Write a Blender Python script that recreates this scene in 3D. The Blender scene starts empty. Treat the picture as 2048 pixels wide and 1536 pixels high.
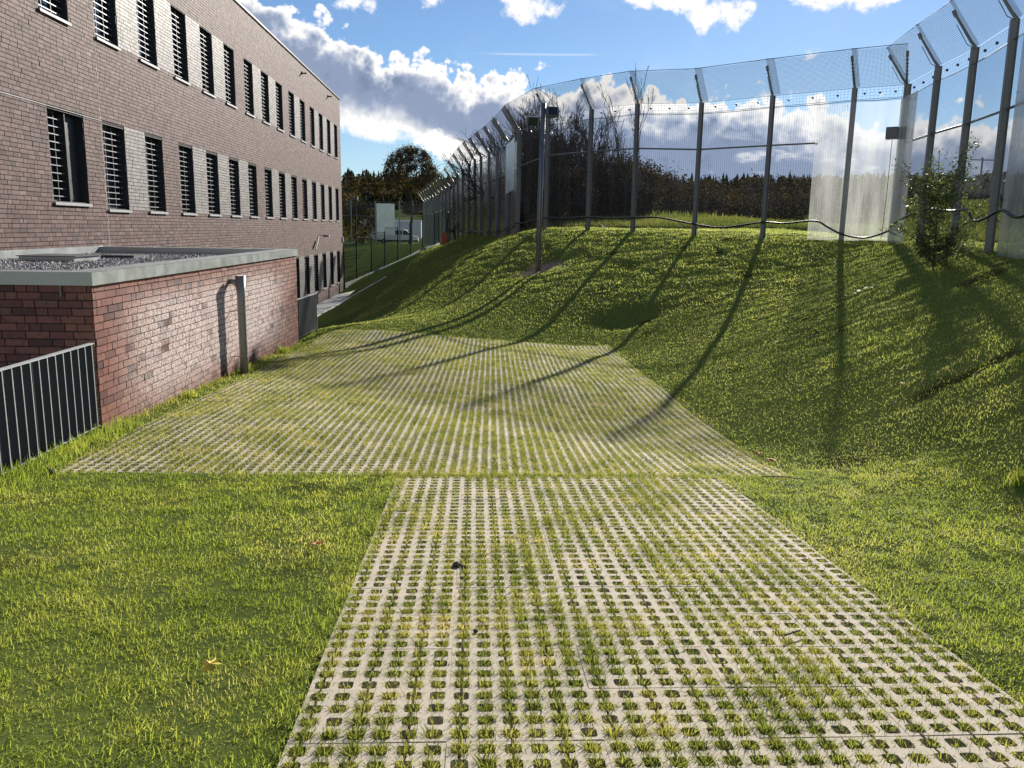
import bpy, math, random
import numpy as np
from mathutils import Vector, Matrix, Euler
SC = bpy.context.scene
COL = SC.collection
RNG = np.random.default_rng(7)
random.seed(7)
# ------------------------------------------------------------------ camera (eye is the origin; Y runs along the building)
cam_d = bpy.data.cameras.new('camera'); cam = bpy.data.objects.new('camera', cam_d); COL.objects.link(cam)
f_px = 1640.0
cam_d.sensor_width = 36.0; cam_d.sensor_fit = 'HORIZONTAL'; cam_d.lens = 36.0*f_px/2048.0
cam_d.clip_start = 0.05; cam_d.clip_end = 6000
dn = Vector((-142, 8620, 1640)).normalized()
yv = Vector((949-1024, 455-768, f_px)); yv = (yv - yv.dot(dn)*dn).normalized()
zv = -dn; xv = yv.cross(zv)
def w_of(c): return Vector((xv.dot(c), yv.dot(c), zv.dot(c)))
r_, u_, b_ = w_of(Vector((1, 0, 0))), w_of(Vector((0, -1, 0))), w_of(Vector((0, 0, -1)))
cam.matrix_world = Matrix(((r_.x, u_.x, b_.x, 0), (r_.y, u_.y, b_.y, 0), (r_.z, u_.z, b_.z, 0), (0, 0, 0, 1)))
SC.camera = cam
# ------------------------------------------------------------------ light
SUN_AZ, SUN_EL = math.radians(23.6), math.radians(22.3)
sun_dir = Vector((math.sin(SUN_AZ)*math.cos(SUN_EL), math.cos(SUN_AZ)*math.cos(SUN_EL), math.sin(SUN_EL)))
sd = bpy.data.lights.new('sun', 'SUN'); sd.energy = 4.6; sd.angle = math.radians(0.55); sd.color = (1.0, 0.93, 0.82)
so = bpy.data.objects.new('sun', sd); COL.objects.link(so)
so.rotation_euler = sun_dir.to_track_quat('Z', 'Y').to_euler()
SC.view_settings.view_transform = 'Standard'; SC.view_settings.look = 'None'
SC.view_settings.gamma = 1.0; SC.view_settings.use_curve_mapping = False
SC.view_settings.exposure = 1.0
SC.cycles.transparent_max_bounces = 40
SC.cycles.max_bounces = 8; SC.cycles.transmission_bounces = 6; SC.cycles.diffuse_bounces = 3; SC.cycles.glossy_bounces = 3
SC.cycles.use_adaptive_sampling = True
# ------------------------------------------------------------------ node helper
class NT:
    def __init__(s, tree): s.t = tree; s.n = tree.nodes; s.l = tree.links
    def new(s, typ, **kw):
        nd = s.n.new(typ)
        for k, v in kw.items(): setattr(nd, k, v)
        return nd
    def put(s, sock, v):
        if isinstance(v, bpy.types.NodeSocket): s.l.new(v, sock)
        elif isinstance(v, (tuple, list)) and len(v) == 3 and sock.type == 'RGBA': sock.default_value = (*v, 1)
        else: sock.default_value = v
    def math(s, op, a, b=0.0, c=0.0, clamp=False):
        nd = s.new('ShaderNodeMath', operation=op, use_clamp=clamp)
        s.put(nd.inputs[0], a); s.put(nd.inputs[1], b); s.put(nd.inputs[2], c)
        return nd.outputs[0]
    def mapr(s, v, a, b, c=0.0, d=1.0, smooth=True):
        nd = s.new('ShaderNodeMapRange', interpolation_type='SMOOTHSTEP' if smooth else 'LINEAR')
        for i, x in enumerate((v, a, b, c, d)): s.put(nd.inputs[i], x)
        return nd.outputs[0]
    def mix(s, f, a, b, typ='RGBA'):
        nd = s.new('ShaderNodeMix', data_type=typ)
        if typ == 'RGBA':
            s.put(nd.inputs[0], f); s.put(nd.inputs[6], a); s.put(nd.inputs[7], b); return nd.outputs[2]
        s.put(nd.inputs[0], f); s.put(nd.inputs[2], a); s.put(nd.inputs[3], b); return nd.outputs[0]
    def noise(s, vec, scale, detail=4, rough=0.55, lac=2.0, dist=0.0, typ=None, out=0):
        nd = s.new('ShaderNodeTexNoise')
        if typ: nd.noise_type = typ
        if vec is not None: s.l.new(vec, nd.inputs['Vector'])
        nd.inputs['Scale'].default_value = scale; nd.inputs['Detail'].default_value = detail
        nd.inputs['Roughness'].default_value = rough; nd.inputs['Lacunarity'].default_value = lac
        nd.inputs['Distortion'].default_value = dist
        return nd.outputs[out]
    def comb(s, x, y, z=0.0):
        nd = s.new('ShaderNodeCombineXYZ'); s.put(nd.inputs[0], x); s.put(nd.inputs[1], y); s.put(nd.inputs[2], z); return nd.outputs[0]
    def ramp(s, v, stops):
        nd = s.new('ShaderNodeValToRGB'); cr = nd.color_ramp
        while len(cr.elements) < len(stops): cr.elements.new(0.5)
        for e, (p, c) in zip(cr.elements, stops): e.position = p; e.color = (*c, 1)
        s.l.new(v, nd.inputs[0]); return nd.outputs[0]
# ------------------------------------------------------------------ sky
world = bpy.data.worlds.new('World'); SC.world = world; world.use_nodes = True
W = NT(world.node_tree); W.n.clear()
sky = W.new('ShaderNodeTexSky', sky_type='NISHITA')
sky.sun_disc = False; sky.sun_elevation = SUN_EL; sky.sun_rotation = SUN_AZ
sky.air_density = 1.0; sky.dust_density = 0.1; sky.ozone_density = 2.0; sky.altitude = 300
tc = W.new('ShaderNodeTexCoord'); sep = W.new('ShaderNodeSeparateXYZ'); W.l.new(tc.outputs['Generated'], sep.inputs[0])
dx, dy, dz = sep.outputs
az = W.math('ARCTAN2', dx, dy)
el = W.math('ARCSINE', dz)
def curve(v, pts, lo, hi, vlo, vhi):
    x = W.mapr(v, lo, hi, 0, 1, smooth=False)
    nd = W.new('ShaderNodeFloatCurve'); c = nd.mapping.curves[0]
    P = [((a-lo)/(hi-lo), (b-vlo)/(vhi-vlo)) for a, b in pts]
    c.points[0].location = P[0]; c.points[1].location = P[-1]
    for p in P[1:-1]: c.points.new(*p)
    for p in c.points: p.handle_type = 'AUTO'
    nd.mapping.update(); W.l.new(x, nd.inputs['Value'])
    return W.mapr(nd.outputs[0], 0, 1, vlo, vhi, smooth=False)
top = curve(az, [(-1.2, .30), (-.5, .30), (-.274, .275), (-.207, .239), (-.16, .226), (-.119, .204), (-.096, .192), (-.07, .199), (-.036, .192), (-.005, .176),
                 (.018, .180), (.042, .184), (.07, .170), (.137, .174), (.193, .160), (.29, .158), (.387, .142), (.502, .130), (.6, .125), (1.2, .14)], -1.2, 1.2, 0.0, 0.4)
bot = curve(az, [(-1.2, .02), (-.4, .10), (-.22, .112), (-.154, .108), (-.09, .100), (-.05, .088), (-.02, .070), (.03, .045), (.1, .02), (1.2, .01)], -1.2, 1.2, 0.0, 0.4)
p2 = W.comb(az, el, 0.0)
warp = W.new('ShaderNodeVectorMath', operation='SCALE'); warp.inputs[3].default_value = 0.03
wn = W.noise(p2, 7.0, 2, out=1); wc = W.new('ShaderNodeVectorMath', operation='SUBTRACT'); W.l.new(wn, wc.inputs[0]); wc.inputs[1].default_value = (.5, .5, .5)
W.l.new(wc.outputs[0], warp.inputs[0])
pw = W.new('ShaderNodeVectorMath', operation='ADD'); W.l.new(p2, pw.inputs[0]); W.l.new(warp.outputs[0], pw.inputs[1]); pw = pw.outputs[0]
def billow(vec, sc):   # rounded cauliflower lumps
    v = W.new('ShaderNodeTexVoronoi', feature='SMOOTH_F1'); W.l.new(vec, v.inputs['Vector'])
    v.inputs['Scale'].default_value = sc; v.inputs['Detail'].default_value = 3.0; v.inputs['Roughness'].default_value = 0.55
    v.inputs['Smoothness'].default_value = 0.35
    return v.outputs['Distance']
bl = billow(pw, 34.0)
fb = W.noise(pw, 22.0, 7, 0.62)
fb2 = W.noise(pw, 9.0, 6, 0.6)
nz = W.math('ADD', W.math('MULTIPLY', W.math('SUBTRACT', .42, bl), .042), W.math('MULTIPLY', W.math('SUBTRACT', fb, .5), .050))
s_top = W.math('ADD', W.math('SUBTRACT', W.math('ADD', top, .018), el), nz)
s_bot = W.math('ADD', W.math('SUBTRACT', el, bot), W.math('MULTIPLY', W.math('SUBTRACT', fb, .5), .07))
mass = W.math('MINIMUM', s_top, s_bot)
def blob(u0, v0, a, b, rot=0.0):
    du = W.math('SUBTRACT', az, u0); dv = W.math('SUBTRACT', el, v0)
    if rot:
        c_, s_ = math.cos(rot), math.sin(rot)
        du, dv = W.math('ADD', W.math('MULTIPLY', du, c_), W.math('MULTIPLY', dv, s_)), W.math('SUBTRACT', W.math('MULTIPLY', dv, c_), W.math('MULTIPLY', du, s_))
    q = W.math('ADD', W.math('POWER', W.math('DIVIDE', du, a), 2), W.math('POWER', W.math('DIVIDE', dv, b), 2))
    return W.math('MULTIPLY', W.math('SUBTRACT', 1.0, q), min(a, b)*0.75)
blobs = [(-.136, .245, .028, .016), (-.055, .247, .022, .012), (.062, .240, .036, .020, .0), (.235, .270, .115, .034), (.278, .236, .038, .025), (.405, .268, .10, .040),
         (.373, .191, .016, .006, .3), (.06, .205, .0, 0)]
bm = None
for q in blobs:
    if q[2] == 0: continue
    s = blob(*q)
    bm = s if bm is None else W.math('MAXIMUM', bm, s)
bm = W.math('MULTIPLY', W.math('ADD', bm, W.math('MULTIPLY', W.math('SUBTRACT', fb, .55), .11)), .6)
strip = blob(-.085, .103, .10, .010, -.12); strip = W.math('ADD', strip, W.math('MULTIPLY', W.math('SUBTRACT', fb, .5), .05))
strip2 = blob(-.02, .088, .055, .018, -.3); strip2 = W.math('ADD', strip2, W.math('MULTIPLY', W.math('SUBTRACT', fb, .5), .05))
strips = W.math('MAXIMUM', strip, strip2)
# broken fair-weather cloud over the rest of the sky, outside the view
fbig = W.noise(tc.outputs['Generated'], 2.6, 7, 0.58)
gen = W.math('MULTIPLY', W.math('SUBTRACT', fbig, .64), .35)
outside = W.math('MAXIMUM', W.mapr(W.math('ABSOLUTE', W.math('SUBTRACT', az, .04)), .62, .80), W.mapr(el, .30, .42))
gen = W.math('SUBTRACT', gen, W.math('MULTIPLY', W.math('SUBTRACT', 1.0, outside), .5))
d_all = W.math('MAXIMUM', W.math('MAXIMUM', mass, bm), W.math('MAXIMUM', gen, strips))
alpha = W.mapr(d_all, -.002, .008)
wisp = W.math('MULTIPLY', W.mapr(fb2, .50, .75), .20)
# tone: bright silver rims facing the sun, blue-grey where the cloud is thick
thick = W.mapr(mass, .007, W.math('ADD', .042, W.mapr(az, .02, .3, 0, .016)))
lump = W.mapr(W.math('ADD', W.math('MULTIPLY', fb2, .7), W.math('MULTIPLY', bl, .35)), .34, .66)
tone = W.math('SUBTRACT', 1.0, thick)
tone = W.math('ADD', tone, W.math('MULTIPLY', W.math('MULTIPLY', W.math('SUBTRACT', lump, .45), .40), thick))
# ragged sunlit gaps in the lower right of the bank
gaps = W.mapr(W.noise(W.comb(W.math('MULTIPLY', az, .8), W.math('MULTIPLY', el, 2.4), 3.3), 13.0, 7, .6), .50, .66)
gaps = W.math('MULTIPLY', gaps, W.mapr(el, .135, .085)); gaps = W.math('MULTIPLY', gaps, W.mapr(az, -.02, .1))
tone = W.math('MAXIMUM', tone, W.math('MULTIPLY', gaps, .8))
tone = W.math('MAXIMUM', tone, W.mapr(W.math('MAXIMUM', bm, W.math('MULTIPLY', strips, 1.2)), -.005, .012))
tone = W.math('MAXIMUM', tone, W.math('MULTIPLY', W.mapr(gen, .10, .0), outside))
ccol = W.ramp(tone, [(0.0, (.24, .31, .46)), (.25, (.33, .41, .58)), (.55, (.56, .62, .76)), (.8, (.86, .88, .93)), (1.0, (1.25, 1.22, 1.18))])
cstr = W.new('ShaderNodeVectorMath', operation='SCALE'); W.l.new(ccol, cstr.inputs[0]); cstr.inputs[3].default_value = 0.46
skys = W.new('ShaderNodeVectorMath', operation='SCALE'); W.l.new(sky.outputs[0], skys.inputs[0]); skys.inputs[3].default_value = 0.044
tint = W.new('ShaderNodeMix', data_type='RGBA', blend_type='MULTIPLY'); tint.inputs[0].default_value = 1
W.l.new(skys.outputs[0], tint.inputs[6]); tint.inputs[7].default_value = (.82, .98, 1.20, 1)
contrail = W.math('MULTIPLY', W.mapr(W.math('ABSOLUTE', W.math('SUBTRACT', el, .1945)), .0016, .0004), W.math('MULTIPLY', W.mapr(az, -.01, .05), W.mapr(az, .15, .12)))
base = W.mix(W.math('MULTIPLY', contrail, .4), tint.outputs[2], (.45, .47, .50))
base = W.mix(wisp, base, (.34, .38, .46))
full = W.mix(alpha, base, cstr.outputs[0])
bg = W.new('ShaderNodeBackground'); W.l.new(full, bg.inputs[0]); bg.inputs[1].default_value = 1.0
wo = W.new('ShaderNodeOutputWorld'); W.l.new(bg.outputs[0], wo.inputs[0])
world.cycles.sampling_method = 'MANUAL'; world.cycles.sample_map_resolution = 512
# ------------------------------------------------------------------ materials
MATS = {}
def mat(name):
    m = bpy.data.materials.new(name); m.use_nodes = True; n = NT(m.node_tree); n.n.clear()
    out = n.new('ShaderNodeOutputMaterial'); n.out = out; MATS[name] = m
    return m, n
def principled(n, color=(.5, .5, .5), rough=.6, metal=0.0, normal=None, spec=0.5):
    p = n.new('ShaderNodeBsdfPrincipled'); n.put(p.inputs['Base Color'], color); n.put(p.inputs['Roughness'], rough)
    n.put(p.inputs['Metallic'], metal); n.put(p.inputs['Specular IOR Level'], spec)
    if normal is not None: n.l.new(normal, p.inputs['Normal'])
    return p
def bump(n, h, strength=.4, dist=.01):
    b = n.new('ShaderNodeBump'); b.inputs['Strength'].default_value = strength; b.inputs['Distance'].default_value = dist
    n.l.new(h, b.inputs['Height']); return b.outputs[0]
def simple(name, color, rough=.6, metal=0.0, var=.15, scale=8.0, bmp=.1, spec=.5):
    m, n = mat(name); pos = n.new('ShaderNodeNewGeometry').outputs['Position']
    nz = n.noise(pos, scale, 6, .65)
    lo = tuple(c*(1-var) for c in color); hi = tuple(min(1, c*(1+var)) for c in color)
    c = n.mix(nz, lo, hi)
    r = n.math('ADD', n.math('MULTIPLY', nz, .25), rough-.12)
    p = principled(n, c, r, metal, bump(n, n.noise(pos, scale*9, 3), bmp, .002), spec)
    n.l.new(p.outputs[0], n.out.inputs[0]); return m
M_post = simple('galvanised_steel', (.20, .21, .225), .50, .35, .22, 5)
M_rail = simple('grey_rail_steel', (.22, .23, .25), .5, .6, .2, 6)
M_dark = simple('anthracite_paint', (.018, .022, .028), .45, 0, .2, 5)
M_darkrail = simple('anthracite_railing_paint', (.022, .030, .038), .45, 0, .2, 5, spec=.4)
M_railcap = simple('rail_and_sunlit_edge_metal', (.50, .53, .54), .42, .3, .2, 9)  # pale metal of the rails; on the bars it paints sunlit edges
M_alu = simple('sill_aluminium', (.27, .28, .29), .6, .1, .15, 9)
M_zinc = simple('zinc_coping', (.33, .36, .355), .42, .65, .28, 3.5)
M_pipe = simple('zinc_pipe', (.26, .26, .24), .45, .5, .2, 8)
M_conc = simple('plain_concrete', (.42, .41, .38), .85, 0, .22, 4, .3)
M_kerb = simple('kerb_concrete', (.62, .61, .57), .85, 0, .18, 6, .3)
M_hose = simple('black_hose_rubber', (.012, .012, .013), .45, 0, .2, 8)
M_green = simple('green_fence_steel', (.016, .042, .050), .85, 0, .2, 6, spec=.05)
M_white = simple('white_vehicle_paint', (.62, .65, .70), .3, 0, .05, 2, .02)
M_glassd = simple('dark_vehicle_glass', (.02, .03, .04), .08, 0, .1, 4, .0)
M_tyre = simple('tyre_rubber', (.02, .02, .02), .8)
M_cont = simple('container_metal', (.42, .46, .56), .5, .1, .12, 2)
M_orange = simple('orange_plastic', (.55, .10, .03), .5, 0, .1, 4)
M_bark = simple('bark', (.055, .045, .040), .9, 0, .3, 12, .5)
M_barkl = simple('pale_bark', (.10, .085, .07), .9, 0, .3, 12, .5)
M_black = simple('black_plastic', (.02, .02, .022), .4)
M_grbox = simple('grey_enclosure', (.16, .17, .18), .45, 0, .1, 5)
M_roofm = simple('roof_membrane', (.05, .055, .06), .7, 0, .2, 5)
M_orleaf = simple('orange_leaf', (.60, .19, .03), .7, 0, .3, 40)
M_yel = simple('yellow_leaf', (.70, .50, .06), .7, 0, .3, 40)
M_stone = simple('dark_stone', (.05, .045, .04), .9, 0, .3, 60)
M_paving = simple('path_slab_concrete', (.30, .30, .30), .85, 0, .2, 5, .3)
# window glass
m, n = mat('window_glass'); p = principled(n, (.008, .012, .016), .06, 0, spec=.6); n.l.new(p.outputs[0], n.out.inputs[0]); M_pane = m
# brick: colour comes from a per-brick attribute
def brick_mat(name, stops, stain=False, rough=.45):
    m, n = mat(name); g = n.new('ShaderNodeNewGeometry'); pos = g.outputs['Position']
    a = n.new('ShaderNodeAttribute'); a.attribute_name = 'v'; oi = n.new('ShaderNodeObjectInfo')
    v = n.math('FRACT', n.math('ADD', a.outputs['Fac'], n.math('MULTIPLY', oi.outputs['Random'], .0)))
    c = n.ramp(v, stops)
    sm = n.noise(pos, 22, 6, .7)
    blot = n.mapr(n.noise(pos, 14, 4, .6), .5, .72)
    dark = n.mix(n.math('MULTIPLY', blot, .65), c, (.030, .022, .024))
    c2 = n.mix(n.math('MULTIPLY', sm, .30), dark, (.19, .12, .10))
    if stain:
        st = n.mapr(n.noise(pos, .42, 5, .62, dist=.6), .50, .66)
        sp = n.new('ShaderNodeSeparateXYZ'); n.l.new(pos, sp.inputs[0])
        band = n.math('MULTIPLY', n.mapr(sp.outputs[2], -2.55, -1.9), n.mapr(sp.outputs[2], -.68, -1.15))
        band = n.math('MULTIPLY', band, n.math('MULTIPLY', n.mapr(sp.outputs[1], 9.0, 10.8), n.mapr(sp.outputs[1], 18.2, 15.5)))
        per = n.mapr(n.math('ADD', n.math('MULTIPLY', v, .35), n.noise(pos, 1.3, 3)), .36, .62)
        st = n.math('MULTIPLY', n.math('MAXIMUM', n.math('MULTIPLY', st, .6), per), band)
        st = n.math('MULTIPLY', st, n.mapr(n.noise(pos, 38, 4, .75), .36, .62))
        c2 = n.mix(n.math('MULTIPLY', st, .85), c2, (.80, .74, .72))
    r = n.math('ADD', rough, n.math('MULTIPLY', sm, .2))
    p = principled(n, c2, r, 0, bump(n, n.noise(pos, 60, 5, .7), .5, .003), .22)
    n.l.new(p.outputs[0], n.out.inputs[0]); return m
M_brick = brick_mat('purple_brown_clinker', [(0, (.036, .020, .023)), (.25, (.078, .042, .043)), (.45, (.115, .064, .062)), (.7, (.16, .094, .088)), (.8, (.060, .038, .039)), (1, (.24, .165, .15))], rough=.6)
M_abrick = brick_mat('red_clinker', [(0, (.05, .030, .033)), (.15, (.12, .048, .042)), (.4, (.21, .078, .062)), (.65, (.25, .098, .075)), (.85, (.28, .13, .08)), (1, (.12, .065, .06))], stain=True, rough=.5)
M_gbrick = brick_mat('silver_grey_clinker', [(0, (.20, .20, .20)), (.5, (.27, .27, .265)), (1, (.35, .345, .33))], rough=.45)
M_mortar = simple('dark_mortar', (.035, .026, .026), .95, 0, .2, 20, .3)
# paving slabs
m, n = mat('grass_paver_concrete'); g = n.new('ShaderNodeNewGeometry'); pos = g.outputs['Position']; oi = n.new('ShaderNodeObjectInfo')
c = n.mix(n.noise(pos, 3.0, 5), (.42, .36, .28), (.56, .49, .385)); c = n.mix(n.math('MULTIPLY', oi.outputs['Random'], .45), c, (.44, .40, .33))
c = n.mix(n.mapr(n.noise(pos, 90, 4, .7), .48, .75, 0, .6), c, (.22, .20, .17))
moss = n.mapr(n.noise(pos, 2.2, 4, .6), .40, .62)
sp = n.new('ShaderNodeSeparateXYZ'); n.l.new(pos, sp.inputs[0])
moss = n.math('MULTIPLY', moss, n.mapr(n.noise(pos, 25, 4, .7), .42, .58))
mossf = n.math('MULTIPLY', moss, n.mapr(sp.outputs[1], 5.5, 9.5, .18, .72))
c = n.mix(mossf, c, (.13, .14, .05))
p = principled(n, c, .9, 0, bump(n, n.noise(pos, 160, 4, .7), .6, .002), .3); n.l.new(p.outputs[0], n.out.inputs[0]); M_slab = m
# ground under the grass
m, n = mat('grassy_ground'); pos = n.new('ShaderNodeNewGeometry').outputs['Position']
a = n.new('ShaderNodeAttribute'); a.attribute_name = 'soil'
c = n.mix(n.noise(pos, .8, 6, .65), (.130, .170, .040), (.200, .240, .065)); c = n.mix(n.mapr(n.noise(pos, 30, 5, .7), .45, .7), c, (.085, .105, .030))
far = n.new('ShaderNodeAttribute'); far.attribute_name = 'meadow'
c = n.mix(far.outputs['Fac'], c, n.mix(n.noise(pos, .15, 6, .7), (.06, .08, .02), (.11, .12, .035)))
c = n.mix(a.outputs['Fac'], c, n.mix(n.noise(pos, 40, 5, .7), (.018, .013, .008), (.060, .044, .026)))
dirt = n.new('ShaderNodeAttribute'); dirt.attribute_name = 'dirt'
c = n.mix(dirt.outputs['Fac'], c, n.mix(n.noise(pos, 18, 5, .7), (.22, .16, .10), (.44, .35, .25)))
p = n.new('ShaderNodeBsdfDiffuse'); n.l.new(c, p.inputs[0]); p.inputs['Roughness'].default_value = .8
n.l.new(bump(n, n.noise(pos, 30, 5, .7), .8, .012), p.inputs['Normal']); n.l.new(p.outputs[0], n.out.inputs[0]); M_ground = m
# gravel
m, n = mat('roof_gravel'); a = n.new('ShaderNodeAttribute'); a.attribute_name = 'v'
c = n.ramp(a.outputs['Fac'], [(0, (.12, .11, .11)), (.5, (.30, .28, .27)), (1, (.52, .50, .47))]); p = principled(n, c, .85); n.l.new(p.outputs[0], n.out.inputs[0]); M_gravel = m
# leaf-like materials: diffuse + light passing through
def leafy(name, stops, trans=.5, spec=.25, patch=None, rough=.45):
    m, n = mat(name); pos = n.new('ShaderNodeNewGeometry').outputs['Position']
    a = n.new('ShaderNodeAttribute'); a.attribute_name = 'v'
    v = a.outputs['Fac']
    if patch: v = n.math('ADD', n.math('MULTIPLY', v, .55), n.math('MULTIPLY', n.mapr(n.noise(pos, patch, 5, .62), .34, .66), .45))
    c = n.ramp(v, stops)
    p = principled(n, c, rough, 0, None, spec)
    t = n.new('ShaderNodeBsdfTranslucent'); bc = n.new('ShaderNodeMix', data_type='RGBA', blend_type='MULTIPLY'); bc.inputs[0].default_value = 1
    n.l.new(c, bc.inputs[6]); bc.inputs[7].default_value = (1.60, 1.50, 1.05, 1); n.l.new(bc.outputs[2], t.inputs[0])
    mx = n.new('ShaderNodeMixShader'); mx.inputs[0].default_value = trans; n.l.new(p.outputs[0], mx.inputs[1]); n.l.new(t.outputs[0], mx.inputs[2])
    n.l.new(mx.outputs[0], n.out.inputs[0]); return m
M_grass = leafy('lawn_grass', [(0, (.13, .19, .035)), (.35, (.21, .28, .050)), (.65, (.31, .36, .075)), (.86, (.41, .41, .13)), (1, (.55, .48, .26))], .55, .12, 1.1)
M_grassd = leafy('bank_grass', [(0, (.19, .24, .065)), (.4, (.27, .325, .085)), (.7, (.34, .38, .12)), (.9, (.41, .40, .18)), (1, (.54, .49, .28))], .60, .1, .9)
M_pgrass = leafy('paver_grass', [(0, (.085, .12, .025)), (.4, (.17, .205, .045)), (.75, (.28, .29, .085)), (1, (.46, .39, .19))], .55, .12, 3.0)
M_meadow = leafy('meadow_grass', [(0, (.05, .08, .015)), (.5, (.10, .13, .03)), (1, (.20, .19, .07))], .5, .2, .3)
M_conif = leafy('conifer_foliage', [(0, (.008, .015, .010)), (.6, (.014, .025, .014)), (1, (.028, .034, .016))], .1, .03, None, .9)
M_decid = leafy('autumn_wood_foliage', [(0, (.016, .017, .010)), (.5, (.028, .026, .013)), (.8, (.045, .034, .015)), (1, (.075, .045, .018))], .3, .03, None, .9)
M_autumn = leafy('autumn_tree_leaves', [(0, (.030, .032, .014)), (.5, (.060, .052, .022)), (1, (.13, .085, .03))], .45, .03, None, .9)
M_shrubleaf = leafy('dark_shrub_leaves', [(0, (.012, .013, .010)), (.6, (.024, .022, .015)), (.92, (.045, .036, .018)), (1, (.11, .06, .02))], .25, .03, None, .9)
M_sapling = leafy('glossy_sapling_leaves', [(0, (.05, .075, .03)), (.6, (.10, .14, .05)), (1, (.20, .24, .10))], .4, .5)
# fence sheets
def sheet(name, transp, trans_w, diffuse_col, glossy=.10, tintc=(.93, .95, .97)):
    m, n = mat(name); pos = n.new('ShaderNodeNewGeometry').outputs['Position']
    T = n.new('ShaderNodeBsdfTransparent'); lw0 = n.new('ShaderNodeLayerWeight'); lw0.inputs['Blend'].default_value = .5
    n.l.new(n.mix(n.mapr(lw0.outputs['Facing'], .02, .34), tintc, tuple(q*.80 for q in tintc)), T.inputs[0])
    G = n.new('ShaderNodeBsdfGlossy'); G.inputs['Roughness'].default_value = .12; n.put(G.inputs[0], (.9, .93, .96))
    D = n.new('ShaderNodeBsdfTranslucent'); n.put(D.inputs[0], diffuse_col)
    D2 = n.new('ShaderNodeBsdfDiffuse'); n.put(D2.inputs[0], diffuse_col)
    md = n.new('ShaderNodeMixShader'); md.inputs[0].default_value = .35; n.l.new(D.outputs[0], md.inputs[1]); n.l.new(D2.outputs[0], md.inputs[2])
    lw = n.new('ShaderNodeLayerWeight'); lw.inputs['Blend'].default_value = .35
    dirt = n.mapr(n.noise(n.comb(0, 0), 1, 0), 0, 1)
    mp = n.new('ShaderNodeMapping'); mp.inputs['Scale'].default_value = (2.5, 2.5, .35); n.l.new(pos, mp.inputs[0])
    st = n.mapr(n.noise(mp.outputs[0], 1.0, 6, .65), .35, .75, .65, 1.45)
    fac = n.math('MULTIPLY', st, n.math('ADD', trans_w, n.math('MULTIPLY', lw.outputs['Facing'], trans_w*1.2)), clamp=True)
    m1 = n.new('ShaderNodeMixShader'); n.l.new(fac, m1.inputs[0]); n.l.new(T.outputs[0], m1.inputs[1]); n.l.new(md.outputs[0], m1.inputs[2])
    m2 = n.new('ShaderNodeMixShader'); n.l.new(n.math('MULTIPLY', lw.outputs['Fresnel'], glossy*6, clamp=True), m2.inputs[0]); n.l.new(m1.outputs[0], m2.inputs[1]); n.l.new(G.outputs[0], m2.inputs[2])
    n.l.new(m2.outputs[0], n.out.inputs[0]); return m
M_clear = sheet('clear_corrugated_sheet', 1, .007, (.5, .55, .62), .03)
M_milky = sheet('frosted_sheet', 1, .185, (.80, .79, .74), .05)
M_mirror = simple('pale_reflective_board', (.70, .76, .78), .25, .0, .18, 1.2, .0)
M_wire = simple('canopy_wire', (.20, .205, .215), .75, .2, .1, 5, spec=.2)
# ------------------------------------------------------------------ mesh helpers
def obj_of(name, me, parent=None, m=None, loc=None, rotz=None):
    if m is not None and not me.materials: me.materials.append(m)
    o = bpy.data.objects.new(name, me); COL.objects.link(o)
    if parent is not None: o.parent = parent
    if loc is not None: o.location = loc
    if rotz is not None: o.rotation_euler = (0, 0, rotz)
    return o
def fast(name, V, F, m=None, attrs=None, smooth=False):
    V = np.ascontiguousarray(V, np.float32); F = np.ascontiguousarray(F, np.int32); k = F.shape[1]
    me = bpy.data.meshes.new(name); me.vertices.add(len(V)); me.vertices.foreach_set('co', V.ravel())
    me.loops.add(F.size); me.loops.foreach_set('vertex_index', F.ravel())
    me.polygons.add(len(F)); me.polygons.foreach_set('loop_start', np.arange(0, F.size, k, dtype=np.int32))
    try: me.polygons.foreach_set('loop_total', np.full(len(F), k, np.int32))
    except Exception: pass
    if attrs:
        for an, (dom, arr) in attrs.items():
            a = me.attributes.new(an, 'FLOAT', dom); a.data.foreach_set('value', np.ascontiguousarray(arr, np.float32))
    me.update(calc_edges=True); me.validate()
    me.polygons.foreach_set('use_smooth', np.full(len(F), smooth))
    if m is not None: me.materials.append(m)
    return me
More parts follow.
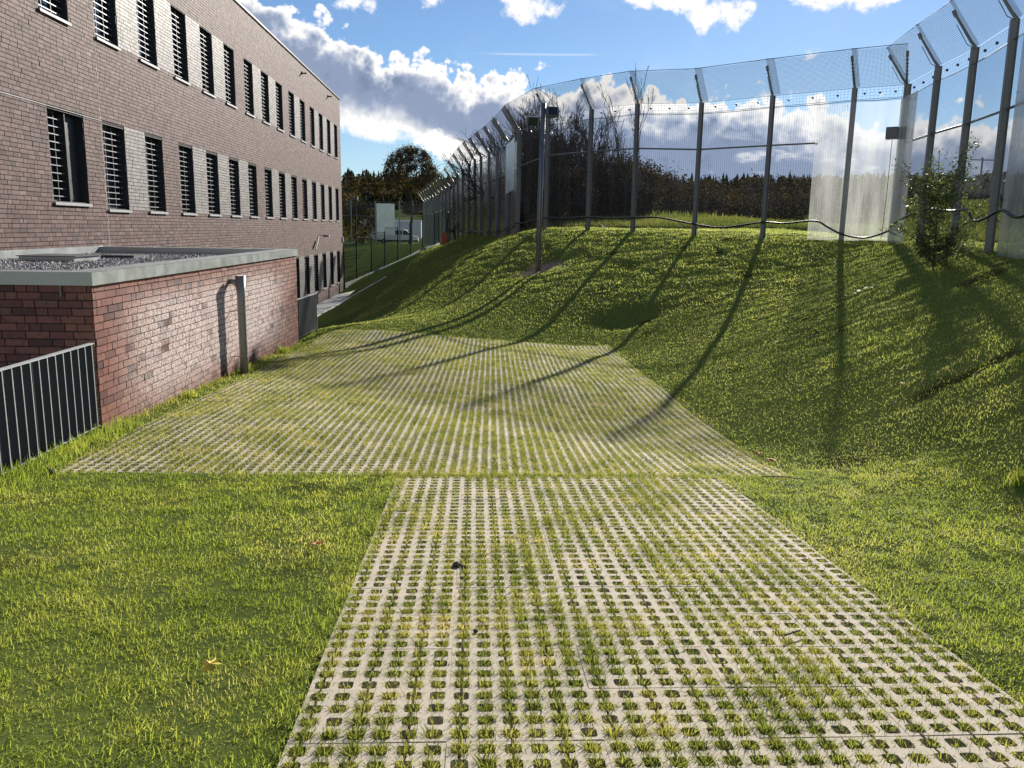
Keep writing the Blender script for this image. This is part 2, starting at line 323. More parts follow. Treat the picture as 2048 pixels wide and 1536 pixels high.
class MB:
    def __init__(s): s.v = []; s.f = []
    def add(s, vs, fs):
        k = len(s.v); s.v += [tuple(v) for v in vs]; s.f += [tuple(i+k for i in f) for f in fs]; return s
    def box(s, a, b, M=None, taper=None):
        (x0, y0, z0), (x1, y1, z1) = a, b
        vs = [(x0, y0, z0), (x1, y0, z0), (x1, y1, z0), (x0, y1, z0), (x0, y0, z1), (x1, y0, z1), (x1, y1, z1), (x0, y1, z1)]
        if M is not None: vs = [M @ Vector(v) for v in vs]
        return s.add(vs, [(0, 3, 2, 1), (4, 5, 6, 7), (0, 1, 5, 4), (1, 2, 6, 5), (2, 3, 7, 6), (3, 0, 4, 7)])
    def tube(s, pts, rad, n=8, cap=True):
        pts = [Vector(p) for p in pts]; rs = rad if isinstance(rad, (list, tuple)) else [rad]*len(pts)
        k = len(s.v); up = None
        for i, p in enumerate(pts):
            t = (pts[min(i+1, len(pts)-1)]-pts[max(i-1, 0)]).normalized()
            if up is None: up = Vector((0, 0, 1)) if abs(t.z) < .9 else Vector((1, 0, 0))
            a = t.cross(up).normalized(); b = a.cross(t).normalized(); up = b
            for j in range(n):
                q = p+(a*math.cos(2*math.pi*j/n)+b*math.sin(2*math.pi*j/n))*rs[i]; s.v.append(tuple(q))
        for i in range(len(pts)-1):
            for j in range(n):
                j2 = (j+1) % n; s.f.append((k+i*n+j, k+i*n+j2, k+(i+1)*n+j2, k+(i+1)*n+j))
        if cap: s.f.append(tuple(k+j for j in range(n))[::-1]); s.f.append(tuple(k+(len(pts)-1)*n+j for j in range(n)))
        return s
    def prism(s, poly, z0, z1, M=None):
        n = len(poly); vs = [(x, y, z0) for x, y in poly]+[(x, y, z1) for x, y in poly]
        if M is not None: vs = [M @ Vector(v) for v in vs]
        fs = [tuple(range(n))[::-1], tuple(range(n, 2*n))]+[(i, (i+1) % n, n+(i+1) % n, n+i) for i in range(n)]
        return s.add(vs, fs)
    def mesh(s, name, m, smooth=False, bevel=0):
        me = bpy.data.meshes.new(name); me.from_pydata(s.v, [], s.f); me.update()
        if smooth:
            for p in me.polygons: p.use_smooth = len(p.vertices) == 4
        me.materials.append(m); return me
    def build(s, name, m, parent=None, loc=None, rotz=None, smooth=False):
        return obj_of(name, s.mesh(name, m, smooth), parent, None, loc, rotz)
def thing(name, label, cat, loc=(0, 0, 0), rotz=0.0, group=None):
    o = bpy.data.objects.new(name, None); COL.objects.link(o); o.location = loc; o.rotation_euler = (0, 0, rotz)
    o.empty_display_size = .2; o['label'] = label; o['category'] = cat
    if group: o['group'] = group
    return o
def tag(o, label=None, cat=None, group=None, kind=None):
    if label: o['label'] = label
    if cat: o['category'] = cat
    if group: o['group'] = group
    if kind: o['kind'] = kind
    return o
# value noise in numpy
def vnoise(x, y, seed=0):
    xi = np.floor(x).astype(np.int64); yi = np.floor(y).astype(np.int64); fx = x-xi; fy = y-yi
    fx = fx*fx*(3-2*fx); fy = fy*fy*(3-2*fy)
    def h(a, b):
        n = (a*374761393+b*668265263+seed*1442695041) & 0x7fffffff
        n = ((n ^ (n >> 13))*1274126177) & 0x7fffffff
        return ((n ^ (n >> 16)) & 0xffff)/65535.0
    return (h(xi, yi)*(1-fx)+h(xi+1, yi)*fx)*(1-fy)+(h(xi, yi+1)*(1-fx)+h(xi+1, yi+1)*fx)*fy
def fbm(x, y, seed=0, o=4):
    s = 0; a = .5; t = 0
    for i in range(o): s = s+a*vnoise(x*2**i, y*2**i, seed+i*17); t += a; a *= .5
    return s/t
# ------------------------------------------------------------------ terrain height
CP = []
for y in (-6, -2, 1, 3, 5, 7):
    for x in (-4.2, -2, 0, 2, 3.4): CP.append((x, y, -1.675-.0764*y))
CP += [(-3.8, 9, -2.26), (-3.8, 12, -2.38), (-3.8, 15.5, -2.48), (-3.7, 19, -2.56), (-3.9, 20.4, -2.56), (0, 9, -2.34), (0, 11.8, -2.50), (0, 15.5, -2.59), (0, 19.6, -2.63),
       (3, 8.5, -2.38), (3.2, 11.8, -2.55), (3.35, 15.5, -2.66), (3.45, 19.6, -2.74), (1.5, 13.5, -2.57), (-2, 13.5, -2.48), (-2, 17.5, -2.56), (1.5, 17.5, -2.65),
       # toe of the bank on the right
        (4.4, 6, -2.06), (4.8, 4, -1.95), (5.2, 1.5, -1.8), (5.5, -2, -1.5),
       # right bank
       (5.9, 5.5, -1.35), (6.6, 2.5, -1.1),
       (10.52, 16.55, -0.325), (11.42, 19.38, -0.241), (11.87, 21.73, -0.217), (12.51, 24.49, -0.185), (9.63, 13.78, -0.370), (8.74, 10.98, -0.426), (7.84, 8.18, -0.470), (7.39, 5.38, -0.896),
       # fence line B
       (11.35, 25.27, -0.190), (9.48, 26.98, -0.190), (7.77, 29.32, -0.112), (5.68, 29.97, -0.101), (4.35, 31.98, -0.040), (2.86, 33.54, -0.056), (1.92, 37.13, -0.258),
       # middle bank: an even batter up to the fence
       (2.16, 27.98, -1.402), (-0.33, 29.43, -1.690), (0.22, 32.70, -0.926), (-1.64, 25.62, -2.616),
       # left flank and crest along wing A
       (0.78, 45.36, -0.459), (-0.83, 51.63, -0.717), (-1.79, 58.24, -1.064), (-2.91, 69.44, -1.512), (-4.37, 80.64, -1.792), (-5.15, 88.48, -1.848),
       (-3.9, 24, -2.95), (-3.30, 33.00, -2.860), (-2.42, 39.60, -2.090), (-2.86, 48.40, -2.090), (-4.5, 30, -3.35), (-4.6, 41, -3.2), (-4.0, 58, -2.2),
       (-7.15, 21, -4.1), (-7.15, 30, -4.1), (-7.15, 40, -4.1), (-7.12, 44, -4.1), (-6.98, 46, -3.97), (-6.24, 49, -3.57), (-5.5, 51.5, -3.14), (-8.2, 50, -4.1), (-7.6, 52, -3.9), (-8.2, 53, -3.8), (-6.98, 56.80, -3.193), (-6.34, 59.25, -2.910), (-4.93, 64.50, -2.257), (-3.34, 70.17, -1.591),
       (-9, 70, -2.6), (-14, 62, -3.3), (-9, 84, -1.9), (-12.5, 89.6, -1.89), (-13, 98, -2.0), (-12.9, 112, -2.33), (-16, 118, -2.35), (-7, 112, -2.3), (-20, 88, -2.0), (-30, 100, -2.3), (-25, 60, -3.0), (-5, 98, -1.9),
       # outside the fence
       (5, 33, -.05), (8.9, 45, .62), (12.2, 45, .62), (8, 35, -.02), (13, 36, .15), (4, 45, .35), (16, 45, .52), (13, 27, -.15), (16, 33, .0), (22, 48, .15),
       (20, 70, -.1), (10, 70, .2), (32, 70, .2), (45, 75, 1.2), (60, 95, 3.2), (74, 120, 5.3), (30, 100, 1.2), (10, 100, 1.0), (12.5, 20, -.25), (14, 14, -.4), (12, 8, -.5), (10, 3, -.7),
       (25, 22, -.5), (40, 40, -.2), (28, 10, -.8), (45, 20, -.5), (60, 60, 1.0), (90, 90, 3.2), (60, 10, 0)]
for (tx, ty, tz), (fx_, fy_, fz) in (((1.5, 20.4, -2.66), (3.7, 32.7, -.06)), ((3.3, 20.1, -2.74), (6.7, 29.6, -.11)), ((3.7, 19.2, -2.72), (9.48, 27.0, -.19)), ((3.85, 17.8, -2.68), (12.2, 24.6, -.19)), ((3.9, 14.5, -2.55), (11.3, 19.4, -.24)), ((3.95, 11, -2.40), (9.97, 15.1, -.34)), ((4.2, 8, -2.22), (8.5, 10.75, -.45))):
    for q_ in (.0, .25, .5, .75, .9): CP.append((tx+(fx_-tx)*q_, ty+(fy_-ty)*q_, tz+(fz-tz)*(q_+(.012 if ty > 18.5 else 0)*math.sin(math.pi*q_)-.012*math.sin(2*math.pi*q_))))
CP = np.array(CP, float)
def _tps(r2): return np.where(r2 > 1e-12, r2*np.log(np.maximum(r2, 1e-12)), 0)*.5
_P = CP[:, :2]; _n = len(CP)
_K = _tps(((_P[:, None]-_P[None])**2).sum(-1))+np.eye(_n)*.02
_A = np.zeros((_n+3, _n+3)); _A[:_n, :_n] = _K; _A[:_n, _n] = 1; _A[:_n, _n+1:] = _P; _A[_n, :_n] = 1; _A[_n+1:, :_n] = _P.T
_w = np.linalg.solve(_A, np.concatenate([CP[:, 2], np.zeros(3)]))
def sstep(a, b, x): t = np.clip((x-a)/(b-a), 0, 1); return t*t*(3-2*t)
def far_h(x, y):
    d = np.hypot(x, y)
    z = -1.0+2.5*sstep(40, 200, d)+13.5*sstep(150, 400, d)*(sstep(60, 220, y))+2.5*(fbm(x/90., y/90., 5)-.5)*sstep(80, 200, d)
    z = z+3.2*sstep(20, 90, x)*sstep(60, 120, y)*(1-sstep(150, 300, y))
    return z
def hgt(x, y):
    x = np.atleast_1d(np.asarray(x, float)); y = np.atleast_1d(np.asarray(y, float)); sh = x.shape
    X = x.ravel(); Y = y.ravel(); out = np.empty(len(X))
    for i in range(0, len(X), 20000):
        q = np.stack([X[i:i+20000], Y[i:i+20000]], 1)
        U = _tps(((q[:, None]-_P[None])**2).sum(-1)); out[i:i+20000] = U@_w[:_n]+_w[_n]+q@_w[_n+1:]
    d = np.maximum(np.abs(X-20)/75., np.abs(Y-45)/90.); b = sstep(.75, 1.05, d)
    out = out*(1-b)+far_h(X, Y)*b
    out = out-.27*np.exp(-((X-4.1)/1.15)**2-((Y-21.7)/.75)**2)
    return out.reshape(sh)
def h1(x, y): return float(hgt(x, y)[0])
# the two paved areas, as (x,y) frames
ROT = math.radians(1.2); SW, SL = .590, .400
PATH = dict(o=(-.68, 7.16), c=(5, 15), n=5)
FAR_O = (-3.78, 7.24); FAR_NX, FAR_NY = 11.5, 31
def far_xy(u, v): return FAR_O[0]+u*math.cos(ROT)+v*math.sin(ROT), FAR_O[1]-u*math.sin(ROT)*.25+v*math.cos(ROT)
def in_pav(x, y, m=0.0):
    a = (x > -.68-m) & (x < 2.27+m) & (y < 7.17+m)
    v = (y-FAR_O[1])/math.cos(ROT); u = x-FAR_O[0]-v*math.sin(ROT)
    b = (u > -m) & (u < FAR_NX*SW+m) & (v > -m) & (v < FAR_NY*SL+m)
    return a | b
def relief(x, y):
    """tufts and hummocks of the rough bank"""
    bank = sstep(-2.25, -1.7, hgt(x, y))*(y > 4.4)
    r = (fbm(x*2.2+y*.6, y*3.4, 11, 3)-.5)*.10*bank+(fbm(x*5, y*5, 12, 2)-.5)*.03
    return r
def lines(segs):
    out = []
    for a, b, st in segs: out += list(np.arange(a, b-1e-6, st))
    out.append(segs[-1][1]); return np.array(out)
gx = np.unique(np.round(np.concatenate([lines([(-2500, -600, 400), (-600, -200, 60), (-200, -40, 10), (-40, -8.2, 2.0)]), lines([(-8.2, -7.15, .35), (-7.15, -4.2, .2)]), lines([(-4.2, 12.2, .14), (12.2, 24, .5), (24, 80, 3), (80, 240, 12), (240, 700, 50), (700, 2500, 300)])]), 3))
gy = np.unique(np.round(lines([(-300, -40, 60), (-40, 0, 5), (0, 2.0, .4), (2.0, 26, .14), (26, 36, .25), (36, 66, .5), (66, 130, 2.5), (130, 420, 12), (420, 800, 60), (800, 3500, 500)]), 3))
gx = np.unique(np.concatenate([gx, [-22.0, -4.2]])); gy = np.unique(np.concatenate([gy, [20.4, 52.2]]))
GX, GY = np.meshgrid(gx, gy)
GZ = hgt(GX, GY)
pv = in_pav(GX, GY, -.02)
near = (np.abs(GX) < 14) & (GY > 1) & (GY < 40)
GZ = GZ+np.where(near & ~in_pav(GX, GY, .25), relief(GX, GY), 0)
GZ = np.where(in_pav(GX, GY, .02), GZ-.045, GZ)
V = np.stack([GX, GY, GZ], -1).reshape(-1, 3); nx = len(gx); ny = len(gy)
I, J = np.meshgrid(np.arange(nx-1), np.arange(ny-1)); I = I.ravel(); J = J.ravel()
cx = (gx[I]+gx[I+1])/2; cy = (gy[J]+gy[J+1])/2
hole = ((cx > -8.2) & (cx < -4.2) & (cy < 20.4)) | ((cx > -22) & (cx < -8.2) & (cy < 52.2) & (cy > -40)) | ((cx > -8.2) & (cx < -7.15) & (cy < 50))
I = I[~hole]; J = J[~hole]
F = np.stack([J*nx+I, J*nx+I+1, (J+1)*nx+I+1, (J+1)*nx+I], 1)
soil = np.maximum(pv.astype(float),   .30*sstep(.70, .80, fbm(GX*.9+7, GY*1.5, 91, 4))*(GY < 7.6)*(GX < 4.6))
soil = np.maximum(soil, np.exp(-(((GX+2.95)/.28)**2+((GY-4.75)/.14)**2)))
pd = np.hypot((GX-2.22)/.85, (GY-27.8)/.75); dirt = sstep(1.25, .85, pd+(fbm(GX*3, GY*3, 31)-.5)*.6)*(~pv)
soil = np.maximum(soil, sstep(.70, .80, fbm(GX*1.3, GY*1.3, 77, 3))*(GX > 3.5)*.8)
mead = ((GY > 34) & (GX > 2)) | (GX > 12.5); mead = mead.astype(float)
g = obj_of('ground', fast('ground', V, F, M_ground, {'soil': ('POINT', soil.ravel()), 'dirt': ('POINT', dirt.ravel()), 'meadow': ('POINT', mead.ravel())}, smooth=True)); tag(g, kind='structure')
# ------------------------------------------------------------------ grass-paver slabs
def slab_mesh():
    V = []; Fq = []
    def q(*p):
        k = len(V); V.extend(p); Fq.append(tuple(range(k, k+len(p))))
    g_ = .0015; gx_ = .0004; Wd, Ld = SW-2*gx_, SL-2*g_; px, py = Wd/6, Ld/4; hw, hh, r, s, D = .0315, .0325, .010, .006, .055
    for i in range(6):
        for j in range(4):
            x0, y0 = gx_+i*px, g_+j*py; x1, y1 = x0+px, y0+py; c, e = (x0+x1)/2, (y0+y1)/2
            inn = [(c-hw+r, e-hh), (c-s, e-hh), (c+s, e-hh), (c+hw-r, e-hh), (c+hw, e-hh+r), (c+hw, e+hh-r), (c+hw-r, e+hh), (c+s, e+hh), (c-s, e+hh), (c-hw+r, e+hh), (c-hw, e+hh-r), (c-hw, e-hh+r)]
            out = [(x0, y0), (c-s, y0), (c+s, y0), (x1, y0), (x1, y0), (x1, y1), (x1, y1), (c+s, y1), (c-s, y1), (x0, y1), (x0, y1), (x0, y0)]
            for k in range(12):
                a, b = k, (k+1) % 12; slot = k in (1, 7) and i % 2 == 0
                z = -.016 if slot else 0
                if out[a] == out[b]: q((*out[a], 0), (*inn[b], 0), (*inn[a], 0))
                else: q((*out[a], z), (*out[b], z), (*inn[b], z), (*inn[a], z))
                if slot:
                    for w in (a, b): q((*out[w], 0), (*inn[w], 0), (*inn[w], z), (*out[w], z))
                ia, ib = inn[a], inn[b]; zt = z
                q((*ia, zt), (*ib, zt), (*ib, -D), (*ia, -D))
    a, b = gx_, g_; c, d = SW-gx_, SL-g_
    for p_, r_2 in (((a, b), (c, b)), ((c, b), (c, d)), ((c, d), (a, d)), ((a, d), (a, b))): q((*p_, 0), (*r_2, 0), (*r_2, -D), (*p_, -D))
    V = [(x-SW/2, y-SL/2, z) for x, y, z in V]
    me = bpy.data.meshes.new('paving_slab'); me.from_pydata(V, [], Fq); me.materials.append(M_slab); me.update(); return me
SLAB = slab_mesh()
def half_mesh():
    b = MB(); g_ = .004
    me = SLAB.copy(); 
    import bmesh
    bm_ = bmesh.new(); bm_.from_mesh(me)
    bmesh.ops.delete(bm_, geom=[f for f in bm_.faces if f.calc_center_median().x > .0005], context='FACES')
    bm_.to_mesh(me); bm_.free(); return me
HALF = half_mesh()
path_t = thing('paved_path', 'straight path of square-holed concrete grass pavers leading away from the camera', 'paving'); path_t['kind'] = 'structure'; del path_t['category']
area_t = thing('paved_yard', 'wide yard of grass-grown concrete pavers beside the low annex', 'paving'); area_t['kind'] = 'structure'; del area_t['category']
HOLES = []
def place_slab(cxy, yaw, parent, me, lst=None):
    x, y = cxy; z = h1(x, y); e = .15
    gxn = (h1(x+e, y)-h1(x-e, y))/(2*e); gyn = (h1(x, y+e)-h1(x, y-e))/(2*e)
    nrm = Vector((-gxn+RNG.normal(0, .004), -gyn+RNG.normal(0, .004), 1)).normalized()
    xa = Vector((math.cos(yaw), math.sin(yaw), 0)); ya = nrm.cross(xa).normalized(); xa = ya.cross(nrm)
    z += RNG.normal(0, .0012)
    Mx = Matrix(((xa.x, ya.x, nrm.x, x), (xa.y, ya.y, nrm.y, y), (xa.z, ya.z, nrm.z, z), (0, 0, 0, 1)))
    if lst is None:
        o = bpy.data.objects.new('paving_slab', me); COL.objects.link(o); o.parent = parent; o.matrix_local = Mx
    else: lst.append((me, Mx))
    nh = 3 if me is HALF else 6
    px, py = (SW-.008)/6, (SL-.008)/4
    for i in range(nh):
        for j in range(4):
            lp = Vector((-SW/2+.004+(i+.5)*px, -SL/2+.004+(j+.5)*py, 0)); w = Mx @ lp; HOLES.append((w.x, w.y, w.z))
for j in range(15):
    for i in range(5):
        cxp = -.68+(i+.5)*SW; cyp = 7.16-(j+.5)*SL
        if cyp < 1.7: continue
        place_slab((cxp+RNG.normal(0, .0005), cyp+RNG.normal(0, .0005)), RNG.normal(0, .0006), path_t, SLAB)
rest = []; cnt = 0
for j in range(FAR_NY):
    for i in range(12):
        c_ = far_xy((i+.5)*SW, (j+.5)*SL)
        cnt += 1
        place_slab(c_, -ROT, area_t, HALF if i == 11 else SLAB, None if cnt <= 300 else rest)
Vs = []; Fs = []
for me, Mx in rest:
    k = len(Vs); Vs += [tuple(Mx @ v.co) for v in me.vertices]; Fs += [tuple(k+i for i in p.vertices) for p in me.polygons]
me = bpy.data.meshes.new('paving_slab_rest'); me.from_pydata(Vs, [], Fs); me.materials.append(M_slab)
o = obj_of('far_paving_slabs', me, area_t); o['kind'] = 'stuff'
# ------------------------------------------------------------------ grass blades
def blades(P, L, W_, lean=.5, rng=RNG, val=None, curl=.35, tri3=True, leandir=None):
    n = len(P); a = rng.uniform(0, 2*np.pi, n); le = np.abs(rng.normal(lean, lean*.45, n))
    d = np.stack([np.cos(a)*np.sin(le), np.sin(a)*np.sin(le), np.cos(le)], 1)
    if leandir is not None: d = d+leandir; d /= np.linalg.norm(d, axis=1)[:, None]
    b = a+np.pi/2+rng.normal(0, .8, n); wv = np.stack([np.cos(b), np.sin(b), np.zeros(n)], 1)*(W_[:, None]/2)
    tip = P+d*L[:, None]; tip[:, 2] -= curl*L*np.sin(le)
    if val is None: val = rng.uniform(0, 1, n)
    if tri3:
        mid = P+d*(L*.55)[:, None]
        V = np.stack([P-wv, P+wv, mid+wv*.75, mid-wv*.75, tip], 1).reshape(-1, 3)
        base_ = np.arange(n)[:, None]*5; F = np.concatenate([base_+[0, 1, 2], base_+[0, 2, 3], base_+[3, 2, 4]], 0); vv = np.repeat(val, 5)
    else:
        V = np.stack([P-wv, P+wv, tip], 1).reshape(-1, 3); base_ = np.arange(n)[:, None]*3; F = base_+np.array([0, 1, 2]); vv = np.repeat(val, 3)
    return V, F, vv
def join(parts):
    V = []; F = []; A = []; k = 0
    for v, f, a in parts: V.append(v); F.append(f+k); A.append(a); k += len(v)
    return np.concatenate(V), np.concatenate(F), np.concatenate(A)
def scatter(x0, x1, y0, y1, dens, keep=None, rng=RNG):
    n = int((x1-x0)*(y1-y0)*dens); x = rng.uniform(x0, x1, n); y = rng.uniform(y0, y1, n)
    k = in_view(x, y)
    if keep is not None: k &= keep(x, y)
    return x[k], y[k]
def in_view(x, y): return (x > -.66*y-.5) & (x < .72*y+.6)
def ok(x, y): return ~in_pav(x, y, -.008-.16*np.clip(fbm(x*3.3, y*3.3, 55, 3)-.38, 0, 1)*RNG.uniform(.2, 1, len(x))) & (x > -4.2)
parts = []
# near lawn, short mown turf
def turf(x0, x1, y0, y1, dens, L0, W0, tri3=True, kp=None, lean=.75, ref=None):
    x, y = scatter(x0, x1, y0, y1, dens, lambda a, b: ok(a, b) & (kp(a, b) if kp else True))
    cl = fbm(x*1.6, y*1.6, 3, 3); cl2 = fbm(x*7, y*7, 4, 2)
    bare = fbm(x*.9+7, y*1.5, 91, 4); thin = (RNG.uniform(0, 1, len(x)) < np.clip(.35+1.5*cl2-.15, .25, 1)) & (RNG.uniform(0, 1, len(x)) > sstep(.72, .82, bare)*.5) & (RNG.uniform(0, 1, len(x)) > .92*np.exp(-(((x+2.95)/.22)**2+((y-4.75)/.09)**2)))
    x, y, cl, cl2 = x[thin], y[thin], cl[thin], cl2[thin]
    z = hgt(x, y)+np.where((np.abs(x) < 14) & (y < 40) & ~in_pav(x, y, .25), relief(x, y), 0)-.004
    L = L0*(.5+.9*RNG.uniform(0, 1, len(x)))*(.62+.85*cl2+.1*cl); Wd = W0*(.7+.6*RNG.uniform(0, 1, len(x)))
    val = np.clip(.15+.5*RNG.uniform(0, 1, len(x))+.45*cl+np.where(RNG.uniform(0, 1, len(x)) > .93, .35, 0)-.1, 0, 1)
    return blades(np.stack([x, y, z], 1), L, Wd, lean, val=val, tri3=tri3)
lawn = lambda a, b: (a < 4.6)
parts.append(turf(-4.2, 5.2, 2.0, 5.0, 13500, .031, .0036, kp=lawn, lean=.95))
parts.append(turf(-4.2, 5.2, 5.0, 7.6, 9000, .032, .0048, kp=lawn, lean=.95))
# longer fringe under the railing and along the annex wall
x, y = scatter(-4.2, -3.62, 4.5, 9.3, 2600, lambda a, b: ok(a, b) | (a < -3.7)); k = RNG.uniform(0, 1, len(x)) < np.clip((-3.55-x)/.5, .1, 1); x, y = x[k], y[k]
parts.append(blades(np.stack([x, y, hgt(x, y)], 1), .06+.13*RNG.uniform(0, 1, len(x))**1.5, np.full(len(x), .006), .45, val=RNG.uniform(.05, .55, len(x))))
V, F, A = join(parts)
o = obj_of('lawn_grass', fast('lawn_grass', V, F, M_grass, {'v': ('POINT', A)})); tag(o, 'short bright green lawn on both sides of the paved path', 'lawn', kind='stuff')
# bank and rough grass
parts = []
notlawn = lambda a, b: ~((b < 7.6) & (a < 4.6))
def rough(x0, x1, y0, y1, dens, L0, W0, tri3):
    x, y = scatter(x0, x1, y0, y1, dens, lambda a, b: ok(a, b) & notlawn(a, b) & (a > -7.1) & (np.hypot((a-2.22)/.70, (b-27.8)/.60)+(fbm(a*4, b*4, 31)-.5)*1.1 > 1))
    hum = fbm(x*2.2+y*.6, y*3.4, 11, 3); cl = fbm(x*.7, y*.7, 21, 3)
    steep = sstep(-2.3, -1.6, hgt(x, y))
    L = L0*(.45+.8*RNG.uniform(0, 1, len(x)))*(.75+steep*(1.5*(hum-.35))); Wd = W0*(.7+.6*RNG.uniform(0, 1, len(x)))
    z = hgt(x, y)+np.where((np.abs(x) < 14) & (y < 40) & ~in_pav(x, y, .25), relief(x, y), 0)-.005
    val = np.clip(.1+.30*RNG.uniform(0, 1, len(x))+.40*cl+.3*(hum-.4)+np.where(RNG.uniform(0, 1, len(x)) > .96, .3, 0), 0, 1)
    return blades(np.stack([x, y, z], 1), L, Wd, .75, val=val, tri3=tri3)
parts.append(rough(2.4, 8.5, 2.8, 9, 2400, .048, .0068, True))
parts.append(rough(-4.2, 11, 9, 15, 1500, .048, .010, False))
parts.append(rough(-4.2, 13, 15, 21, 950, .050, .012, False))
parts.append(rough(-5, 13.5, 21, 36, 520, .068, .018, False))
parts.append(rough(-7.1, 3, 36, 70, 90, .10, .035, False))
V, F, A = join(parts)
o = obj_of('bank_grass', fast('bank_grass', V, F, M_grassd, {'v': ('POINT', A)})); tag(o, 'rough tufted grass covering the earth bank below the fence', 'grass', kind='stuff')
# meadow outside
parts = []
for (x0, x1, y0, y1, dens, L0, W0) in ((3, 20, 26, 46, 260, .22, .03), (2, 40, 46, 80, 14, .35, .10), (12, 50, 12, 46, 40, .25, .05), (20, 110, 46, 130, 5, .40, .14)):
    n = int((x1-x0)*(y1-y0)*dens); x = RNG.uniform(x0, x1, n); y = RNG.uniform(y0, y1, n)
    fence_side = (x*.734+y*.68) # rough test: outside of wing B
    k = ((x/1.12-8.46)*.68+(y/1.12-24.09)*.734 > .35) & ((x/1.12-10.2)*.97-(y/1.12-17.3)*.25 > .0) | (y > 37.5) & (x > 1.5-(y-46)*.22)
    k &= in_view(x, y) & (x > 2.2); x, y = x[k], y[k]
    L = L0*(.5+RNG.uniform(0, 1, len(x)))*(.6+.8*fbm(x*.8, y*.8, 9, 2))
    parts.append(blades(np.stack([x, y, hgt(x, y)+np.where((x < 14) & (y < 40), relief(x, y), 0)], 1), L, np.full(len(x), W0), .5, tri3=False))
V, F, A = join(parts)
o = obj_of('meadow_grass', fast('meadow_grass', V, F, M_meadow, {'v': ('POINT', A)})); tag(o, 'long pale green meadow grass outside the fence', 'grass', kind='stuff')
# tufts in the paver holes
HO = np.array(HOLES); d0 = HO[:, 1]
kv = in_view(HO[:, 0], HO[:, 1]) & (d0 > 2.1); HO = HO[kv]
lush = fbm(HO[:, 0]*2.6, HO[:, 1]*1.6, 41, 3)
strip_ = np.exp(-((HO[:, 0]-1.33)/.22)**2)*(HO[:, 1] < 7.2)*.18
fill = np.clip((lush+strip_-.14)*2.1, .45, 1.35); fill = np.where(HO[:, 1] > 7.2, np.clip(fill*1.0+.25, .4, 1.3), fill)
fill = np.where(RNG.uniform(0, 1, len(HO)) < np.where(HO[:, 1] > 7.2, .01, .03), .3, fill)
parts = []
for lo, hi, K, L0, W0, t3, jx, jy in ((0, 4.2, 120, .038, .0040, True, .032, .030), (4.2, 7.2, 76, .037, .0052, True, .032, .031), (7.2, 10.5, 44, .033, .0075, False, .032, .044), (10.5, 14.5, 28, .034, .011, False, .033, .048), (14.5, 30, 19, .034, .015, False, .033, .050)):
    s_ = (HO[:, 1] >= lo) & (HO[:, 1] < hi); H_ = HO[s_]; fl = fill[s_]
    nb = np.maximum(2, (K*fl*RNG.uniform(.7, 1.2, len(H_))).astype(int)); idx = np.repeat(np.arange(len(H_)), nb); n = len(idx)
    r = np.sqrt(RNG.uniform(0, 1, n)); th = RNG.uniform(0, 2*np.pi, n)
    P = H_[idx].copy(); P[:, 0] += r*np.cos(th)*jx; P[:, 1] += r*np.sin(th)*jy; P[:, 2] -= .010 if hi < 8 else .004
    if hi > 8: P[:, 2] += .004
    L = L0*(.55+.8*RNG.uniform(0, 1, n))*(.65+.5*fl[idx])
    val = np.clip(.25*RNG.uniform(0, 1, n)+.35*RNG.uniform(0, 1, len(H_))[idx]+.40*vnoise(H_[idx, 0]*3, H_[idx, 1]*3, 8)+np.where(RNG.uniform(0, 1, n) > .92, .3, 0), 0, 1)
    out_ = np.stack([np.cos(th), np.sin(th), np.zeros(n)], 1)*(.95*r)[:, None]
    parts.append(blades(P, L, np.full(n, W0)*(.7+.6*RNG.uniform(0, 1, n)), .62, val=val, tri3=t3, leandir=out_))
# weeds in the seam between the two paved areas and along their edges
x = RNG.uniform(-1.0, 3.1, 3200); y = 7.20+RNG.normal(0, .045, 3200)
parts.append(blades(np.stack([x, y, hgt(x, y)-.01], 1), .03+.035*RNG.uniform(0, 1, 3200), np.full(3200, .005), .5, tri3=True))
V, F, A = join(parts)
o = obj_of('paver_grass', fast('paver_grass', V, F, M_pgrass, {'v': ('POINT', A)})); tag(o, 'short grass tufts growing in the holes of the paving', 'grass', kind='stuff')
# soil and dead litter in the holes is the ground sheet itself
# ------------------------------------------------------------------ bricks
def courses(L, z0, z1, openings, rng, ch=.0833, joint=.011):
    """rows of (u0,u1,z0,z1) for a wild bond, cut at openings (u0,u1,z0,z1)"""
    out = []; nrow = int(round((z1-z0)/ch))
    for r in range(nrow):
        za, zb = z0+r*ch+joint, z0+(r+1)*ch
        u = -rng.uniform(0, .25)
        while u < L:
            w = .24 if rng.uniform() < .72 else .115
            a, b = max(u, 0.0), min(u+w, L); u += w+joint
            if b-a < .02: continue
            segs = [(a, b)]
            for (p, q, s, t) in openings:
                if zb > s+.004 and za < t-.004:
                    ns = []
                    for (c, d) in segs:
                        if d <= p or c >= q: ns.append((c, d))
                        else:
                            if c < p-.015: ns.append((c, p))
                            if d > q+.015: ns.append((q, d))
                    segs = ns
            for c, d in segs: out.append((c, d, za, zb))
    return np.array(out)
